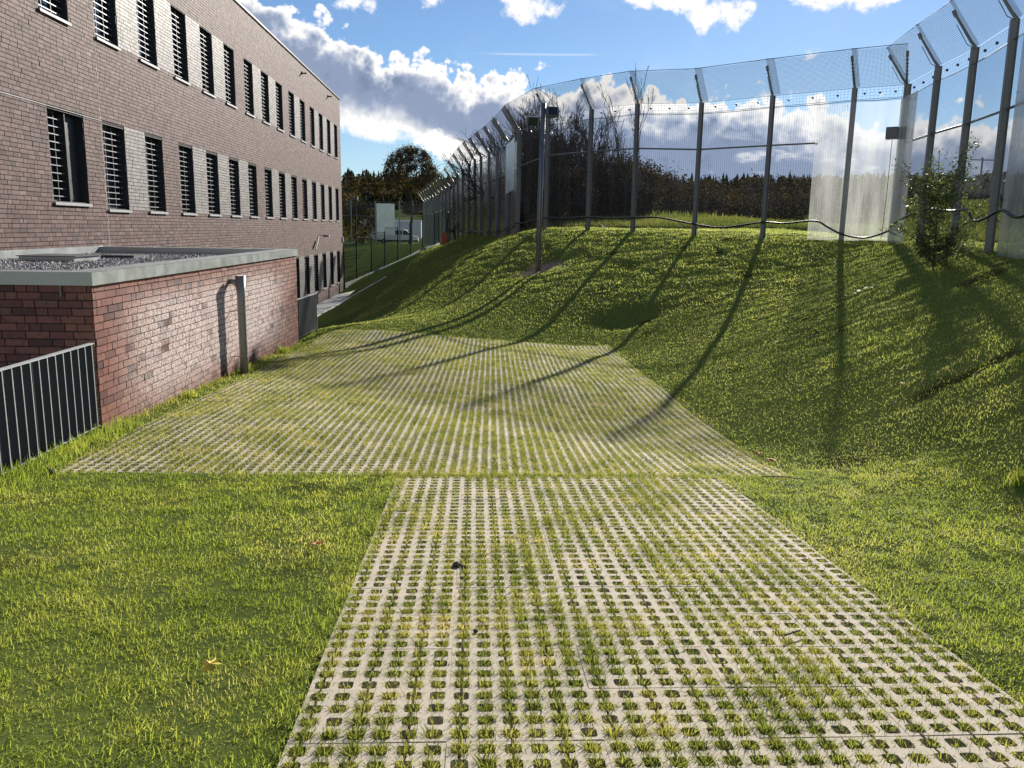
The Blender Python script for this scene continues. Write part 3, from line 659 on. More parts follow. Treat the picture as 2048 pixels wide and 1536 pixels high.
def brick_boxes(B, O, U, N, depth=.012, rng=RNG):
    """5-sided boxes; O origin, U along, N out"""
    n = len(B); O, U, N = map(lambda t: np.array(t, float), (O, U, N)); Z = np.array([0, 0, 1.])
    dd = depth+rng.normal(0, .0014, (n, 1))+rng.normal(0, .0009, (n, 4))
    def pt(u, z, d): return O+u[:, None]*U+z[:, None]*Z+d[:, None]*N
    z_ = np.zeros(n)
    V = np.stack([pt(B[:, 0], B[:, 2], z_), pt(B[:, 1], B[:, 2], z_), pt(B[:, 1], B[:, 3], z_), pt(B[:, 0], B[:, 3], z_),
                  pt(B[:, 0], B[:, 2], dd[:, 0]), pt(B[:, 1], B[:, 2], dd[:, 1]), pt(B[:, 1], B[:, 3], dd[:, 2]), pt(B[:, 0], B[:, 3], dd[:, 3])], 1)
    return V
FQ = np.array([(4, 5, 6, 7), (0, 1, 5, 4), (1, 2, 6, 5), (2, 3, 7, 6), (3, 0, 4, 7)])
def bricks_obj(name, V, vals, m, parent, single=False):
    n = len(V)
    F = (np.arange(n)[:, None, None]*8+FQ[None]).reshape(-1, 4)
    o = obj_of(name, fast(name, V.reshape(-1, 3), F, m, {'v': ('POINT', np.repeat(vals, 8))}), parent)
    return o
def put_bricks(B, vals, O, U, N, m, parent, keep_idx, restname):
    V = brick_boxes(B, O, U, N)
    mask = np.zeros(len(B), bool); mask[keep_idx] = True
    for i in np.where(mask)[0]:
        me = fast('brick', V[i], FQ, m, {'v': ('POINT', np.full(8, vals[i]))}); obj_of('brick', me, parent)
    if (~mask).any():
        o = bricks_obj(restname, V[~mask], vals[~mask], m, parent); o['kind'] = 'stuff'
def wall_plane(name, L, z0, z1, ops, O, U, m, parent):
    us = sorted({0.0, L, *[q for o_ in ops for q in o_[:2] if 0 <= q <= L]}); zs = sorted({z0, z1, *[q for o_ in ops for q in o_[2:]]})
    b = MB(); O, U = Vector(O), Vector(U)
    for i in range(len(us)-1):
        for j in range(len(zs)-1):
            cu, cz = (us[i]+us[i+1])/2, (zs[j]+zs[j+1])/2
            if any(p < cu < q and s < cz < t for p, q, s, t in ops): continue
            P = [O+U*u+Vector((0, 0, z)) for u, z in ((us[i], zs[j]), (us[i+1], zs[j]), (us[i+1], zs[j+1]), (us[i], zs[j+1]))]
            b.add(P, [(0, 1, 2, 3)])
    return b.build(name, m, parent)
# ------------------------------------------------------------------ main building
BX = -8.2; BY0, BY1 = 8.0, 52.2; BZ0, BZ1 = -4.15, 7.47
bld = thing('brick_building', 'long three-storey purple-brown brick building with rows of narrow barred windows', 'building', (0, 0, 0))
W0_, WP, WW = 19.15, 2.363, 1.16
rows = dict(up=(3.91, 5.77, range(-4, 14)), lo=(.27, 2.14, range(0, 14)), gr=(-3.41, -1.53, range(6, 14)))
ops = []; wins = []
for rn, (zb, zt, rg) in rows.items():
    for i in rg:
        a = W0_+WP*i; ops.append((a-BY0, a+WW-BY0, zb, zt)); wins.append((rn, i, a, zb, zt))
ops.append((16.76-BY0, 18.26-BY0, .36, 2.14))
LB = BY1-BY0
rngb = np.random.default_rng(3)
nrow = round((BZ1-.06-BZ0)/.0833)
B = courses(LB, BZ0, BZ0+nrow*.0833, ops, rngb)
grey_up = {-1: 0, 0: 1, 1: 1, 2: 1, 3: 1, 4: 0, 5: 1, 6: 1, 7: 0, 8: 1, 9: 0, 10: 1, 11: 1, 12: 1}
grey_lo = {0: 1, 1: 0, 2: 1, 3: 1, 4: 1, 5: 0, 6: 1, 7: 1, 8: 0, 9: 1, 10: 1, 11: 1, 12: 1}
gr_rects = []
for i, g_ in grey_up.items():
    if g_: gr_rects.append((W0_+WP*i+WW-BY0, W0_+WP*(i+1)-BY0, 3.91, 5.77))
for i, g_ in grey_lo.items():
    if g_: gr_rects.append((W0_+WP*i+WW-BY0, W0_+WP*(i+1)-BY0, .27, 2.14))
for i in range(8, 13): gr_rects.append((W0_+WP*i+WW-BY0, W0_+WP*(i+1)-BY0, -3.41, -1.53))
# split bricks at grey panel borders
cu = (B[:, 0]+B[:, 1])/2; cz = (B[:, 2]+B[:, 3])/2
grey = np.zeros(len(B), bool)
for (p, q, s, t) in gr_rects: grey |= (cu > p) & (cu < q) & (cz > s-.01) & (cz < t+.01)
keepv = (B[:, 1]+BY0 > 12.0); B = B[keepv]; grey = grey[keepv]
vals = np.clip(rngb.beta(2.2, 2.2, len(B)), 0, 1)
O_ = (BX, BY0, 0); U_ = (0, 1, 0); N_ = (1, 0, 0)
yc = (B[:, 0]+B[:, 1])/2+BY0
score = yc+np.abs((B[:, 2]+B[:, 3])/2-1.0)*.6+np.where(grey, 99, 0); score = np.where(yc < 13.0, 99, score)
score = np.where(B[:, 2] < -.7, 99, score)
keep = np.argsort(score)[:300]
nb_ = ~grey; idxmap = np.where(nb_)[0]; inv = {k: i for i, k in enumerate(idxmap)}
put_bricks(B[nb_], vals[nb_], O_, U_, N_, M_brick, bld, [inv[k] for k in keep if k in inv], 'brickwork')
o = bricks_obj('grey_brickwork', brick_boxes(B[grey], O_, U_, N_), vals[grey], M_gbrick, bld); o['kind'] = 'stuff'; o['label'] = 'silver-grey brick panels between the windows'
wall_plane('wall', LB, BZ0, BZ1, ops, O_, U_, M_mortar, bld)
b = MB(); b.add([(BX, BY1, BZ0), (-22, BY1, BZ0), (-22, BY1, BZ1), (BX, BY1, BZ1), (-22, BY0, BZ0), (-22, BY0, BZ1), (BX, BY0, BZ0), (BX, BY0, BZ1)],
            [(0, 1, 2, 3), (1, 4, 5, 2), (4, 6, 7, 5), (3, 2, 5, 7)]); b.build('rear_wall', M_mortar, bld)
b = MB(); b.box((BX-.30, BY0, BZ1-.05), (BX+.06, BY1+.06, BZ1+.02)); b.build('roof_coping', M_dark, bld)
b = MB(); b.box((BX-3.2, 34.5, BZ1+.02), (BX-.6, 50.5, BZ1+.55)); b.build('roof_upstand', M_white, bld)
b = MB(); b.box((BX+.005, 8.9, 2.155), (BX+.022, 19.1, 2.168)); b.build('lintel_angle', M_alu, bld)
b = MB()
for k_ in range(96):
    z_ = -.60+k_*.0833
    if z_ > 7.35: break
    o_ = .03*((k_*7) % 5 > 2); b.box((BX+.010, 19.06+o_, z_), (BX+.0155, 19.072+o_, z_+.0833))
b.build('movement_joint', M_kerb, bld)
# windows
def win_meshes(w, h, nb=13, wide=False):
    R = .17
    f = MB()
    f.box((-R-.06, 0, 0), (-.002, .018, h)); f.box((-R-.06, w-.018, 0), (-.002, w, h)); f.box((-R-.06, 0, h-.018), (-.002, w, h)); f.box((-R-.06, 0, 0), (-.03, w, .018))
    f.box((-R-.05, .018, .018), (-R+.01, .075, h-.018)); f.box((-R-.05, w-.075, .018), (-R+.01, w-.018, h-.018)); f.box((-R-.05, .075, h-.07), (-R+.01, w-.075, h-.018)); f.box((-R-.05, .075, .018), (-R+.01, w-.075, .07))
    if wide: f.box((-R-.05, w*.5, .018), (-.03, w*.5+.03, h-.018)); f.box((-R-.02, w*.5+.03, .07), (-R+.02, w-.02, h-.07))
    p_ = MB().box((-R-.03, .05, .05), (-R-.015, w-.05, h-.05))
    s_ = MB(); s_.box((-.16, -.03, -.035), (.055, w+.03, -.004)); s_.box((.045, -.03, -.06), (.058, w+.03, -.035))
    wb = w*.5 if wide else w
    bars = [(.06+(h-.14)*(k+.4)/nb) for k in range(nb)]
    hb = MB().box((-.125, .02, -.009), (-.095, wb-.02, .009))
    vb = MB(); 
    for q in (.30, .62): vb.box((-.116, wb*q-.005, .02), (-.104, wb*q+.005, h-.02))
    allb = MB()
    for z in bars: allb.box((-.125, .02, z-.009), (-.095, wb-.02, z+.009))
    return dict(frame=f.mesh('frame', M_dark), pane=p_.mesh('pane', M_pane), sill=s_.mesh('sill', M_alu), bar=hb.mesh('bar', M_rail), rods=vb.mesh('rod', M_rail), bars=bars, grille=allb.mesh('grille', M_rail))
WM = win_meshes(WW, 1.86); WG = win_meshes(1.50, 1.78, 11, True)
def place_win(ms, y, z, fine):
    wf = obj_of('window', ms['frame'], bld, loc=(BX, y, z))
    obj_of('pane', ms['pane'], wf); obj_of('sill', ms['sill'], wf); obj_of('rod', ms['rods'], wf)
    if fine:
        for zz in ms['bars']: obj_of('bar', ms['bar'], wf, loc=(0, 0, zz))
    else: obj_of('grille', ms['grille'], wf)
for rn, i, a, zb, zt in wins: place_win(WM, a, zb, (rn in ('up', 'lo')) and -2 < i < 7)
place_win(WG, 16.76, .36, True)
# small fixtures on the wall
b = MB(); b.box((BX+.01, 41.0, 6.95), (BX+.07, 41.12, 7.07)); b.tube([(BX+.05, 41.06, 7.0), (BX+.25, 40.98, 6.98)], .035, 8); b.build('wall_camera', M_black, bld)
b = MB(); b.box((BX+.01, 48.0, 6.95), (BX+.07, 48.12, 7.07)); b.tube([(BX+.05, 48.06, 7.0), (BX+.25, 47.98, 6.98)], .035, 8); b.build('wall_camera', M_black, bld)
b = MB(); b.tube([(BX+.01, 44.2, -.55), (BX+.45, 44.0, -.52)], .02, 8); b.box((BX+.30, 43.85, -.62), (BX+.62, 44.10, -.52)); b.tube([(BX+.03, 44.2, -.58), (BX+.03, 43.3, -1.25)], .03, 6); b.build('wall_light', M_alu, bld)
b = MB(); b.box((BX+.01, 51.9, -1.0), (BX+.10, 52.1, -.72)); b.build('white_corner_dot', M_white, bld)  # small white box for the white reflecting dot at the corner
# ------------------------------------------------------------------ annex
ax0, ay0 = -4.07, 8.94; ax1, ay1 = -3.92, 18.40
AU = Vector((ax1-ax0, ay1-ay0, 0)); AL = AU.length; AU.normalize(); AN = Vector((AU.y, -AU.x, 0))
annex = thing('brick_annex', 'low flat-roofed red brick annex with zinc coping and white-stained wall', 'building')
rnga = np.random.default_rng(5)
def annex_wall(O, U, N, L, z0, z1, nkeep, ops=(), restname='brickwork', visible=None):
    nrow = int(round((z1-z0)/.0833)); B = courses(L, z0, z0+nrow*.0833, list(ops), rnga)
    v = rnga.beta(1.8, 1.8, len(B)); sc = B[:, 0] if nkeep else None
    kk = np.argsort(B[:, 0]+np.where(B[:, 2] < z0+.25, 5, 0))[:nkeep] if nkeep else []
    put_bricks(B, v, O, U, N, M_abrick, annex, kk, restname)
AZT = -.672
zb_ = AZT-27*.0833
annex_wall((ax0, ay0, 0), AU, AN, AL, zb_, AZT, 290)
AF = -AN
fops = [(1.05, 3.4, -2.75, -1.30)]
annex_wall((ax0, ay0, 0), AF, -AU, 4.15, zb_-20*.0833, AZT, 10, fops, 'front_brickwork')
wall_plane('wall', AL, zb_, AZT, [], (ax0, ay0, 0), AU, M_mortar, annex)
wall_plane('front_wall', 4.15, zb_-20*.0833, AZT, fops, (ax0, ay0, 0), AF, M_mortar, annex)
# far end wall of the annex
b = MB(); p0 = Vector((ax1, ay1, 0)); b.add([p0+Vector((0, 0, -4.15)), p0+AF*4.3+Vector((0, 0, -4.15)), p0+AF*4.3+Vector((0, 0, AZT)), p0+Vector((0, 0, AZT))], [(0, 1, 2, 3)]); b.build('end_wall', M_mortar, annex)
# window down in the light well
f = MB(); MF = Matrix(((AF.x, -AU.x, 0, ax0), (AF.y, -AU.y, 0, ay0), (0, 0, 1, 0), (0, 0, 0, 1)))
u0, u1, z0, z1 = fops[0]
for a_, b_ in (((u0, -.10, z0), (u0+.06, .02, z1)), ((u1-.06, -.10, z0), (u1, .02, z1)), ((u0, -.10, z1-.06), (u1, .02, z1)), ((u0, -.10, z0), (u1, .02, z0+.06)), ((u0, -.08, z1-.50), (u1, .01, z1-.46)), ((u0+.95, -.08, z0), (u0+1.0, .01, z1)), ((u0, -.08, z1-.95), (u1, .01, z1-.91))): f.box(a_, b_, MF)
wf = f.build('window', M_grbox, annex); MB().box((u0+.03, -.14, z0+.03), (u1-.03, -.12, z1-.03), MF).build('pane', M_pane, wf)
f = MB(); f.box((2.55, .02, -1.04), (4.1, .75, -.97), MF); f.build('door_canopy', M_roofm, annex)
# coping as a folded zinc ring
CZ0, CZ1, OV, CW = -.672, -.53, .045, .30
ML = Matrix(((AU.x, AN.x, 0, ax0), (AU.y, AN.y, 0, ay0), (0, 0, 1, 0), (0, 0, 0, 1)))   # local: u along wall, n outwards
seg = 2.0
k = 0; u = -OV
while u < AL+OV-.01:
    u2 = min(u+seg, AL+OV); c = MB(); c.box((u+.003, OV-.004, CZ0), (u2-.003, OV, CZ1), ML); c.box((u+.003, -CW, CZ1-.004), (u2-.003, OV, CZ1), ML); c.box((u+.003, -CW, CZ0-.12), (u2-.003, -CW+.004, CZ1-.004), ML)
    c.build('coping_panel', M_zinc, annex); u = u2
c = MB(); c.box((-OV, -4.15, CZ0), (-OV+.004, OV, CZ1-.002), ML); c.box((-OV+.004, -4.15, CZ1-.006), (.26, -CW-.004, CZ1-.002), ML); c.box((.256, -4.15, CZ0-.12), (.26, -CW, CZ1-.006), ML); c.build('front_coping', M_zinc, annex)
c = MB(); c.box((AL+OV-.004, -4.2, CZ0), (AL+OV, -CW-.004, CZ1-.002), ML); c.box((AL-.26, -4.2, CZ1-.006), (AL+OV-.004, -CW-.004, CZ1-.002), ML); c.box((AL-.26, -4.2, CZ0-.12), (AL-.256, -CW-.004, CZ1-.006), ML); c.build('back_coping', M_zinc, annex)
MB().box((.1, -4.12, CZ0-.03), (AL-.1, -.1, CZ0-.01), ML).build('roof', M_roofm, annex)
MB().box((0.1, -4.135, CZ0-.01), (AL-.1, -4.10, CZ0+.15), ML).build('wall_flashing', M_zinc, annex)
# roof hatch box
c = MB(); c.box((5.0, -3.5, -.70), (5.9, -2.6, -.585), ML); hx = c.build('roof_hatch', M_zinc, annex); MB().box((4.97, -3.53, -.585), (5.93, -2.57, -.572), ML).build('lid', M_roofm, hx)
MB().box((6.6, -2.9, -.70), (7.3, -2.3, -.61), ML).build('roof_vent', M_roofm, annex)
# gravel on the roof
n_ = 16000; rg = np.random.default_rng(9); gu = rg.uniform(.28, AL-.3, n_); gn = rg.uniform(-4.1, -.33, n_); sz = rg.uniform(.012, .028, n_)
oct_ = np.array([(1, 0, 0), (0, 1, 0), (-1, 0, 0), (0, -1, 0), (0, 0, .8), (0, 0, -.5)]); of = np.array([(0, 1, 4), (1, 2, 4), (2, 3, 4), (3, 0, 4)])
C_ = np.stack([ax0+AU.x*gu+AN.x*gn, ay0+AU.y*gu+AN.y*gn, np.full(n_, CZ0-.008)+sz*.4], 1)
sc_ = rg.uniform(.7, 1.4, (n_, 1, 3))*sz[:, None, None]; ang = rg.uniform(0, 6.28, n_); ca, sa = np.cos(ang), np.sin(ang)
Q = oct_[None]*sc_; Q2 = Q.copy(); Q2[..., 0] = Q[..., 0]*ca[:, None]-Q[..., 1]*sa[:, None]; Q2[..., 1] = Q[..., 0]*sa[:, None]+Q[..., 1]*ca[:, None]
V = (C_[:, None]+Q2).reshape(-1, 3); F = (np.arange(n_)[:, None, None]*6+of[None]).reshape(-1, 3)
o = obj_of('roof_gravel', fast('roof_gravel', V, F, M_gravel, {'v': ('POINT', np.repeat(rg.uniform(0, 1, n_), 6))}), annex); o['kind'] = 'stuff'
# downpipe
dp = thing('downpipe', 'grey zinc downpipe fixed to the annex side wall', 'downpipe')
def AP(u, n_, z): q = ML @ Vector((u, n_, z)); return (q.x, q.y, q.z)
pu = 13.6-ay0
MB().tube([AP(pu, .20, -2.62), AP(pu, .20, -1.9), AP(pu, .20, -1.2), AP(pu, .20, -.83)], [.066, .066, .066, .084], 16).build('pipe', M_pipe, dp, smooth=True)
MB().tube([AP(pu, .02, -.93), AP(pu, .10, -.93), AP(pu, .16, -1.00)], .045, 10).build('outlet', M_pipe, dp, smooth=True)
for z in (-1.40, -2.15):
    c = MB(); c.tube([AP(pu, .20, z-.012), AP(pu, .20, z+.012)], .072, 16); c.tube([AP(pu, .01, z-.02), AP(pu, .14, z)], .008, 6); c.build('bracket', M_alu, dp)
# ------------------------------------------------------------------ railings
def railing(name, label, A_, B_, zt, zb, nb_, posts, post_len):
    t = thing(name, label, 'railing', group='dark metal bar railings')
    A_, B_ = Vector(A_), Vector(B_); d = (B_-A_); L = d.length; d.normalize(); nn = Vector((d.y, -d.x, 0))
    Mr = Matrix(((d.x, nn.x, 0, A_.x), (d.y, nn.y, 0, A_.y), (0, 0, 1, 0), (0, 0, 0, 1)))
    c = MB().box((0, -.028, zt-.012), (L, .028, zt), Mr); c.build('handrail', M_railcap, t)
    MB().box((0, -.022, zb), (L, .022, zb+.010), Mr).build('bottom_rail', M_railcap, t)
    me = MB().box((-.006, -.036, zb+.010), (.006, .033, zt-.012)).mesh('flat_bar', M_darkrail); edge = MB().box((-.006, .0335, zb+.010), (.006, .037, zt-.012)).mesh('sunlit_edge', M_railcap)  # pale strip paints the sun's bright line on each bar's outer edge
    for i in range(nb_):
        u = L*(i+.5)/nb_; q = Mr @ Vector((u, 0, 0)); o = obj_of('flat_bar', me, t, loc=q, rotz=math.atan2(d.y, d.x)); e_ = obj_of('sunlit_edge', edge, o); e_.rotation_euler = (0, 0, math.pi)
    for u in posts:
        MB().box((u-.006, -.03, zb-post_len), (u+.006, .03, zt-.013), Mr).build('post', M_darkrail, t)
    return t
railing('bar_railing', 'dark bar railing around the light well at the left edge of the photo', (-4.16, 4.9, 0), (-4.07, 8.86, 0), -1.275, -2.185, 27, (.3, 1.55, 2.75, 3.92), .25)
railing('bar_railing', 'short dark bar railing beyond the far end of the annex', (-3.94, 18.46, 0), (-3.86, 20.25, 0), -1.64, -2.50, 17, (.05, 1.75), .2)
# light well and sunken path
c = MB(); c.add([(-4.2, 0, -1.6), (-4.2, 8.93, -2.24), (-4.2, 8.93, -4.4), (-4.2, 0, -4.4)], [(0, 1, 2, 3)]); c.add([(-4.2, 0, -4.4), (-4.2, 8.93, -4.4), (-8.2, 8.93, -4.4), (-8.2, 0, -4.4)], [(0, 1, 2, 3)])
c.add([(-4.2, 18.42, -2.4), (-4.2, 20.4, -2.5), (-4.2, 20.4, -4.1), (-4.2, 18.42, -4.1)], [(0, 1, 2, 3)])
zs_ = [(-4.2, h1(-4.2, 20.4)), (-5.5, h1(-5.5, 20.4)), (-7.15, h1(-7.15, 20.4))]
c.add([(x_, 20.4, z_) for x_, z_ in zs_]+[(x_, 20.4, -4.25) for x_, z_ in reversed(zs_)], [(0, 1, 2, 3, 4, 5)])
o = c.build('retaining_wall', M_conc); tag(o, 'low concrete retaining walls around the sunken court', 'wall')
c = MB(); c.add([(-8.2, 18.4, -4.10), (-4.2, 18.4, -4.10), (-4.2, 20.4, -4.10), (-8.2, 20.4, -4.10)], [(0, 1, 2, 3)]); o = c.build('court_floor', M_paving); tag(o, kind='structure')
pth = thing('footpath', 'narrow slab footpath along the foot of the brick building', 'path'); del pth['category']; pth['kind'] = 'structure'
me = MB().box((0.004, .004, -.06), (.521, .496, 0)).mesh('path_slab', M_paving); me2 = None
for i in range(97):
    for j in range(2):
        if 20.4+i*.5 > 49.8: continue
        obj_of('path_slab', me, pth, loc=(-8.2+j*.525, 20.4+i*.5, -4.09+RNG.normal(0, .002)))
MB().box((-8.2, 20.4, -4.4), (-7.15, 50.2, -4.12)).build('path_bed', M_conc, pth)
me = MB().box((0, .005, -.3), (.09, .995, 0)).mesh('kerb_stone', M_kerb)
kp_ = [(-7.15, 20.4, -4.03), (-7.12, 44, -4.05), (-6.98, 46, -3.93), (-6.24, 49, -3.52), (-5.5, 51.5, -3.08)]
for a_, b_ in zip(kp_[:-1], kp_[1:]):
    A_, B_ = Vector(a_), Vector(b_); L_ = (B_-A_).length; m_ = max(1, round(L_)); d = (B_-A_)/m_
    for i in range(m_):
        q = A_+d*i; o = obj_of('kerb_stone', me, pth, loc=q); o.rotation_euler = (math.asin(d.z/d.length), 0, math.atan2(-d.x, d.y)); o.scale = (1, d.length, 1)
# ------------------------------------------------------------------ fences
IPROF = [(-.06, -.075), (.06, -.075), (.06, -.064), (.005, -.064), (.005, .064), (.06, .064), (.06, .075), (-.06, .075), (-.06, .064), (-.005, .064), (-.005, -.064), (-.06, -.064)]
def post_mesh(h): return MB().prism(IPROF, -.5, h).mesh('post', M_post)
FK = 1.12
PM = post_mesh(4.0*FK)
def arm_mesh():
    b = MB(); b.tube([(0, -.02, 3.97), (0, .10, 4.12), (0, .46, 4.66)], [.035, .03, .024], 8); b.tube([(0, .43, 4.60), (0, .49, 4.72)], .040, 8)
    b.tube([(0, .16, 4.05), (0, .40, 4.44)], .008, 6); b.tube([(0, .05, 4.0), (0, .16, 4.05)], .008, 6)
    for q in np.linspace(.15, .9, 6): b.box((-.05, .10+.36*q-.01, 4.12+.54*q), (.05, .10+.36*q+.01, 4.12+.54*q+.02))
    b.v = [(x, y*FK, z*FK) for x, y, z in b.v]
    return b.mesh('outrigger_arm', M_rail)
ARM = arm_mesh()
CAN_IN, CAN_UP = .65, .985
def fence(name, label, pts, milky=(), rail=2.55, ovl=.10, ovw=.0034, rail_skip=(), canopy=True, seed=1, group=None, inside=1, arms=None, board=None, fine=True):
    """pts: (x,y,z) post feet along the fence; 'inside' = +1 when the yard lies left of the walking direction"""
    t = thing(name, label, 'fence', group=group or 'tall perimeter fences of clear corrugated sheet')
    rg = np.random.default_rng(seed); P = [Vector(p) for p in pts]; n_ = len(P)
    dirs = [(P[min(i+1, n_-1)]-P[max(i-1, 0)]) for i in range(n_)]; ins = []
    for d in dirs:
        d = Vector((d.x, d.y, 0)).normalized(); ins.append(Vector((-d.y, d.x, 0))*inside)
    for i in range(n_):
        ang = math.atan2(ins[i].y, ins[i].x)-math.pi/2
        o = obj_of('post', PM, t, loc=P[i]); o.rotation_euler = (rg.normal(0, .004), rg.normal(0, .004), ang)
        if canopy and (arms is None or i in arms):
            a = obj_of('outrigger_arm', ARM, t, loc=P[i]); a.rotation_euler = (0, 0, ang)
    for i in range(n_-1):
        A_, B_ = P[i], P[i+1]; d = B_-A_; L = Vector((d.x, d.y, 0)).length; u = Vector((d.x, d.y, 0))/L; nn = Vector((-u.y, u.x, 0))*inside
        nw = max(4, int(L/.076)); m_ = nw*4+1; s = np.linspace(0, 1, m_); amp = .0095*np.sin(np.arange(m_)*np.pi/2)
        X = A_.x+d.x*s-nn.x*(.095+amp); Y = A_.y+d.y*s-nn.y*(.095+amp); zb = A_.z+d.z*s
        lo = np.stack([X, Y, zb-.10], 1); hi = np.stack([X, Y, zb+3.70*FK], 1); mid = np.stack([X, Y, zb+1.8*FK], 1)
        V = np.concatenate([lo, mid, hi]); k = np.arange(m_-1); F = np.concatenate([np.stack([k, k+1, k+1+m_, k+m_], 1), np.stack([k+m_, k+m_+1, k+1+2*m_, k+2*m_], 1)])
        obj_of('clear_panel', fast('clear_panel', V, F, M_clear, smooth=True), t)
        # perforated strip with clamps above the sheets
        zt = lambda q: A_.z+d.z*q
        c = MB(); ns = int(L/.10)
        for z_ in (3.70, 3.995):
            c.tube([A_+Vector((0, 0, z_*FK))-nn*.09, B_+Vector((0, 0, z_*FK))-nn*.09], .006, 4)
        for q in np.linspace(0, 1, ns):
            p_ = A_+d*q-nn*.09; c.box((p_.x-.002, p_.y-.002, p_.z+3.70*FK), (p_.x+.002, p_.y+.002, p_.z+4.0*FK))
        for z_ in (3.78, 3.86, 3.93): c.tube([A_+Vector((0, 0, z_*FK))-nn*.09, B_+Vector((0, 0, z_*FK))-nn*.09], .0025, 4)
        c.build('mesh_strip', M_wire, t)
        c = MB(); c.tube([A_+Vector((0, 0, 3.66*FK))+nn*.02, A_+d*.5+Vector((0, 0, 3.64*FK))+nn*.02, B_+Vector((0, 0, 3.66*FK))+nn*.02], .009, 5); c.build('sensor_wire', M_hose, t)
        for q in (.2, .5, .8):
            p_ = A_+d*q-nn*.06+Vector((0, 0, 3.84*FK)); c = MB(); c.tube([p_-nn*.03, p_+nn*.02], .032, 8); c.build('clamp', M_black, t)
        if i not in rail_skip:
            e0 = 0.0; e1 = 1.0
            c = MB(); c.tube([A_+Vector((0, 0, rail*FK))-nn*.02, A_+d*e1+Vector((0, 0, rail*FK))-nn*.02], .028, 8); c.build('cross_rail', M_rail, t)
        if canopy:
            i0, i1 = ins[i]*CAN_IN, ins[i+1]*CAN_IN; segs = []
            a0 = A_+Vector((0, 0, 4.0*FK)); b0 = B_+Vector((0, 0, 4.0*FK)); a1 = a0+i0+Vector((0, 0, CAN_UP)); b1 = b0+i1+Vector((0, 0, CAN_UP))
            sp_ = .034 if fine else .055; nu = int(L/sp_); nv = int(1.05/sp_)
            wv = .0030 if fine else .0045
            def bil(a, b):
                q = (a0*(1-a)+b0*a)*(1-b)+(a1*(1-a)+b1*a)*b
                s_ = .05*math.sin(math.pi*a)*b; return q-Vector((0, 0, s_))
            Vv = []; Ff = []
            def ribbon(pa, pb, pw):
                k_ = len(Vv); Vv.extend([pa-pw, pa+pw, pb+pw, pb-pw]); Ff.append((k_, k_+1, k_+2, k_+3))
            for a in range(nu+1):
                q0 = a/nu
                for (qa, qb) in (((q0, 0), (q0, .5)), ((q0, .5), (q0, 1))): ribbon(bil(*qa), bil(*qb), u*wv)
            sl = (i0+Vector((0, 0, CAN_UP))).normalized()
            for b_i in range(nv+1):
                q0 = b_i/nv
                for k_ in range(4): ribbon(bil(k_/4, q0), bil((k_+1)/4, q0), sl*wv)
            me = bpy.data.meshes.new('canopy_mesh'); me.from_pydata([tuple(v) for v in Vv], [], Ff); me.materials.append(M_wire); obj_of('canopy_mesh', me, t)
            # overlap strip of doubled mesh beside each arm
            Vv = []; Ff = []
            for a in np.linspace(.0, ovl, max(7, int(ovl*70))):
                ribbon(bil(a, 0)+Vector((0, 0, .02)), bil(a, 1)+Vector((0, 0, .02)), u*ovw)
            for b_i in range(nv*2+1):
                ribbon(bil(0, b_i/(nv*2))+Vector((0, 0, .02)), bil(ovl, b_i/(nv*2))+Vector((0, 0, .02)), sl*ovw)
            me = bpy.data.meshes.new('overlap_strip'); me.from_pydata([tuple(v) for v in Vv], [], Ff); me.materials.append(M_rail); obj_of('overlap_strip', me, t)
            c = MB(); c.tube([a1, b1], .010, 4); c.build('canopy_edge', M_wire, t)
        for (bi, q0, q1, zlo, zhi, mm, nm) in milky:
            if bi == i:
                zlo, zhi = zlo*FK, zhi*FK
                pa, pb = A_+d*q0+nn*.12, A_+d*q1+nn*.12
                c = MB(); c.add([pa+Vector((0, 0, zlo)), pb+Vector((0, 0, zlo)), pb+Vector((0, 0, zhi)), pa+Vector((0, 0, zhi)),
                                 pa+nn*.006+Vector((0, 0, zlo)), pb+nn*.006+Vector((0, 0, zlo)), pb+nn*.006+Vector((0, 0, zhi)), pa+nn*.006+Vector((0, 0, zhi))],
                                [(0, 3, 2, 1), (4, 5, 6, 7), (0, 1, 5, 4), (1, 2, 6, 5), (2, 3, 7, 6), (3, 0, 4, 7)])
                pn = c.build(nm, mm, t)
                for qq in (q0+.03, q1-.03):
                    for z_ in np.linspace(zlo+.15, zhi-.1, 5):
                        p_ = A_+d*qq+nn*.127; cb = MB().tube([p_+Vector((0, 0, z_)), p_+nn*.012+Vector((0, 0, z_))], .014, 6); cb.build('bolt', M_rail, pn)
    return t
def feet(L): return [(x, y, h1(x, y)) for x, y in L]
Bp = feet([(1.92, 37.13), (2.91, 34.27), (4.35, 31.98), (5.77, 30.24), (7.67, 28.84), (9.48, 27.05), (11.33, 25.27), (12.51, 24.49)])
ddx, ddy = -.1380*2.8, .9904*2.8
Apts = [(1.92+ddx*i, 37.13+ddy*i) for i in range(20)]
Cp = [(12.51, 24.49), (11.87, 21.71), (11.42, 19.38), (10.52, 16.55), (9.63, 13.78), (8.74, 10.98)]
FR = 'frosted_panel'
fB = fence('perimeter_fence', 'transparent fence crossing the top of the bank in the middle of the photo', Bp,
           milky=[(5, .60, .985, -.05, 3.62, M_milky, FR), (6, .0, 1, -.05, 3.62, M_milky, FR), (5, .60, .985, -.05, 1.9, M_milky, FR)][:2], rail=2.62, rail_skip=(5, 6), inside=-1, seed=2)
fC = fence('perimeter_fence', 'transparent fence on the right running back towards the camera with a frosted sheet', feet(Cp),
           milky=[(0, .02, .60, -.05, 3.62, M_milky, FR), (3, .35, 1, -.1, 3.62, M_milky, FR)], rail=2.5, inside=-1, seed=3)
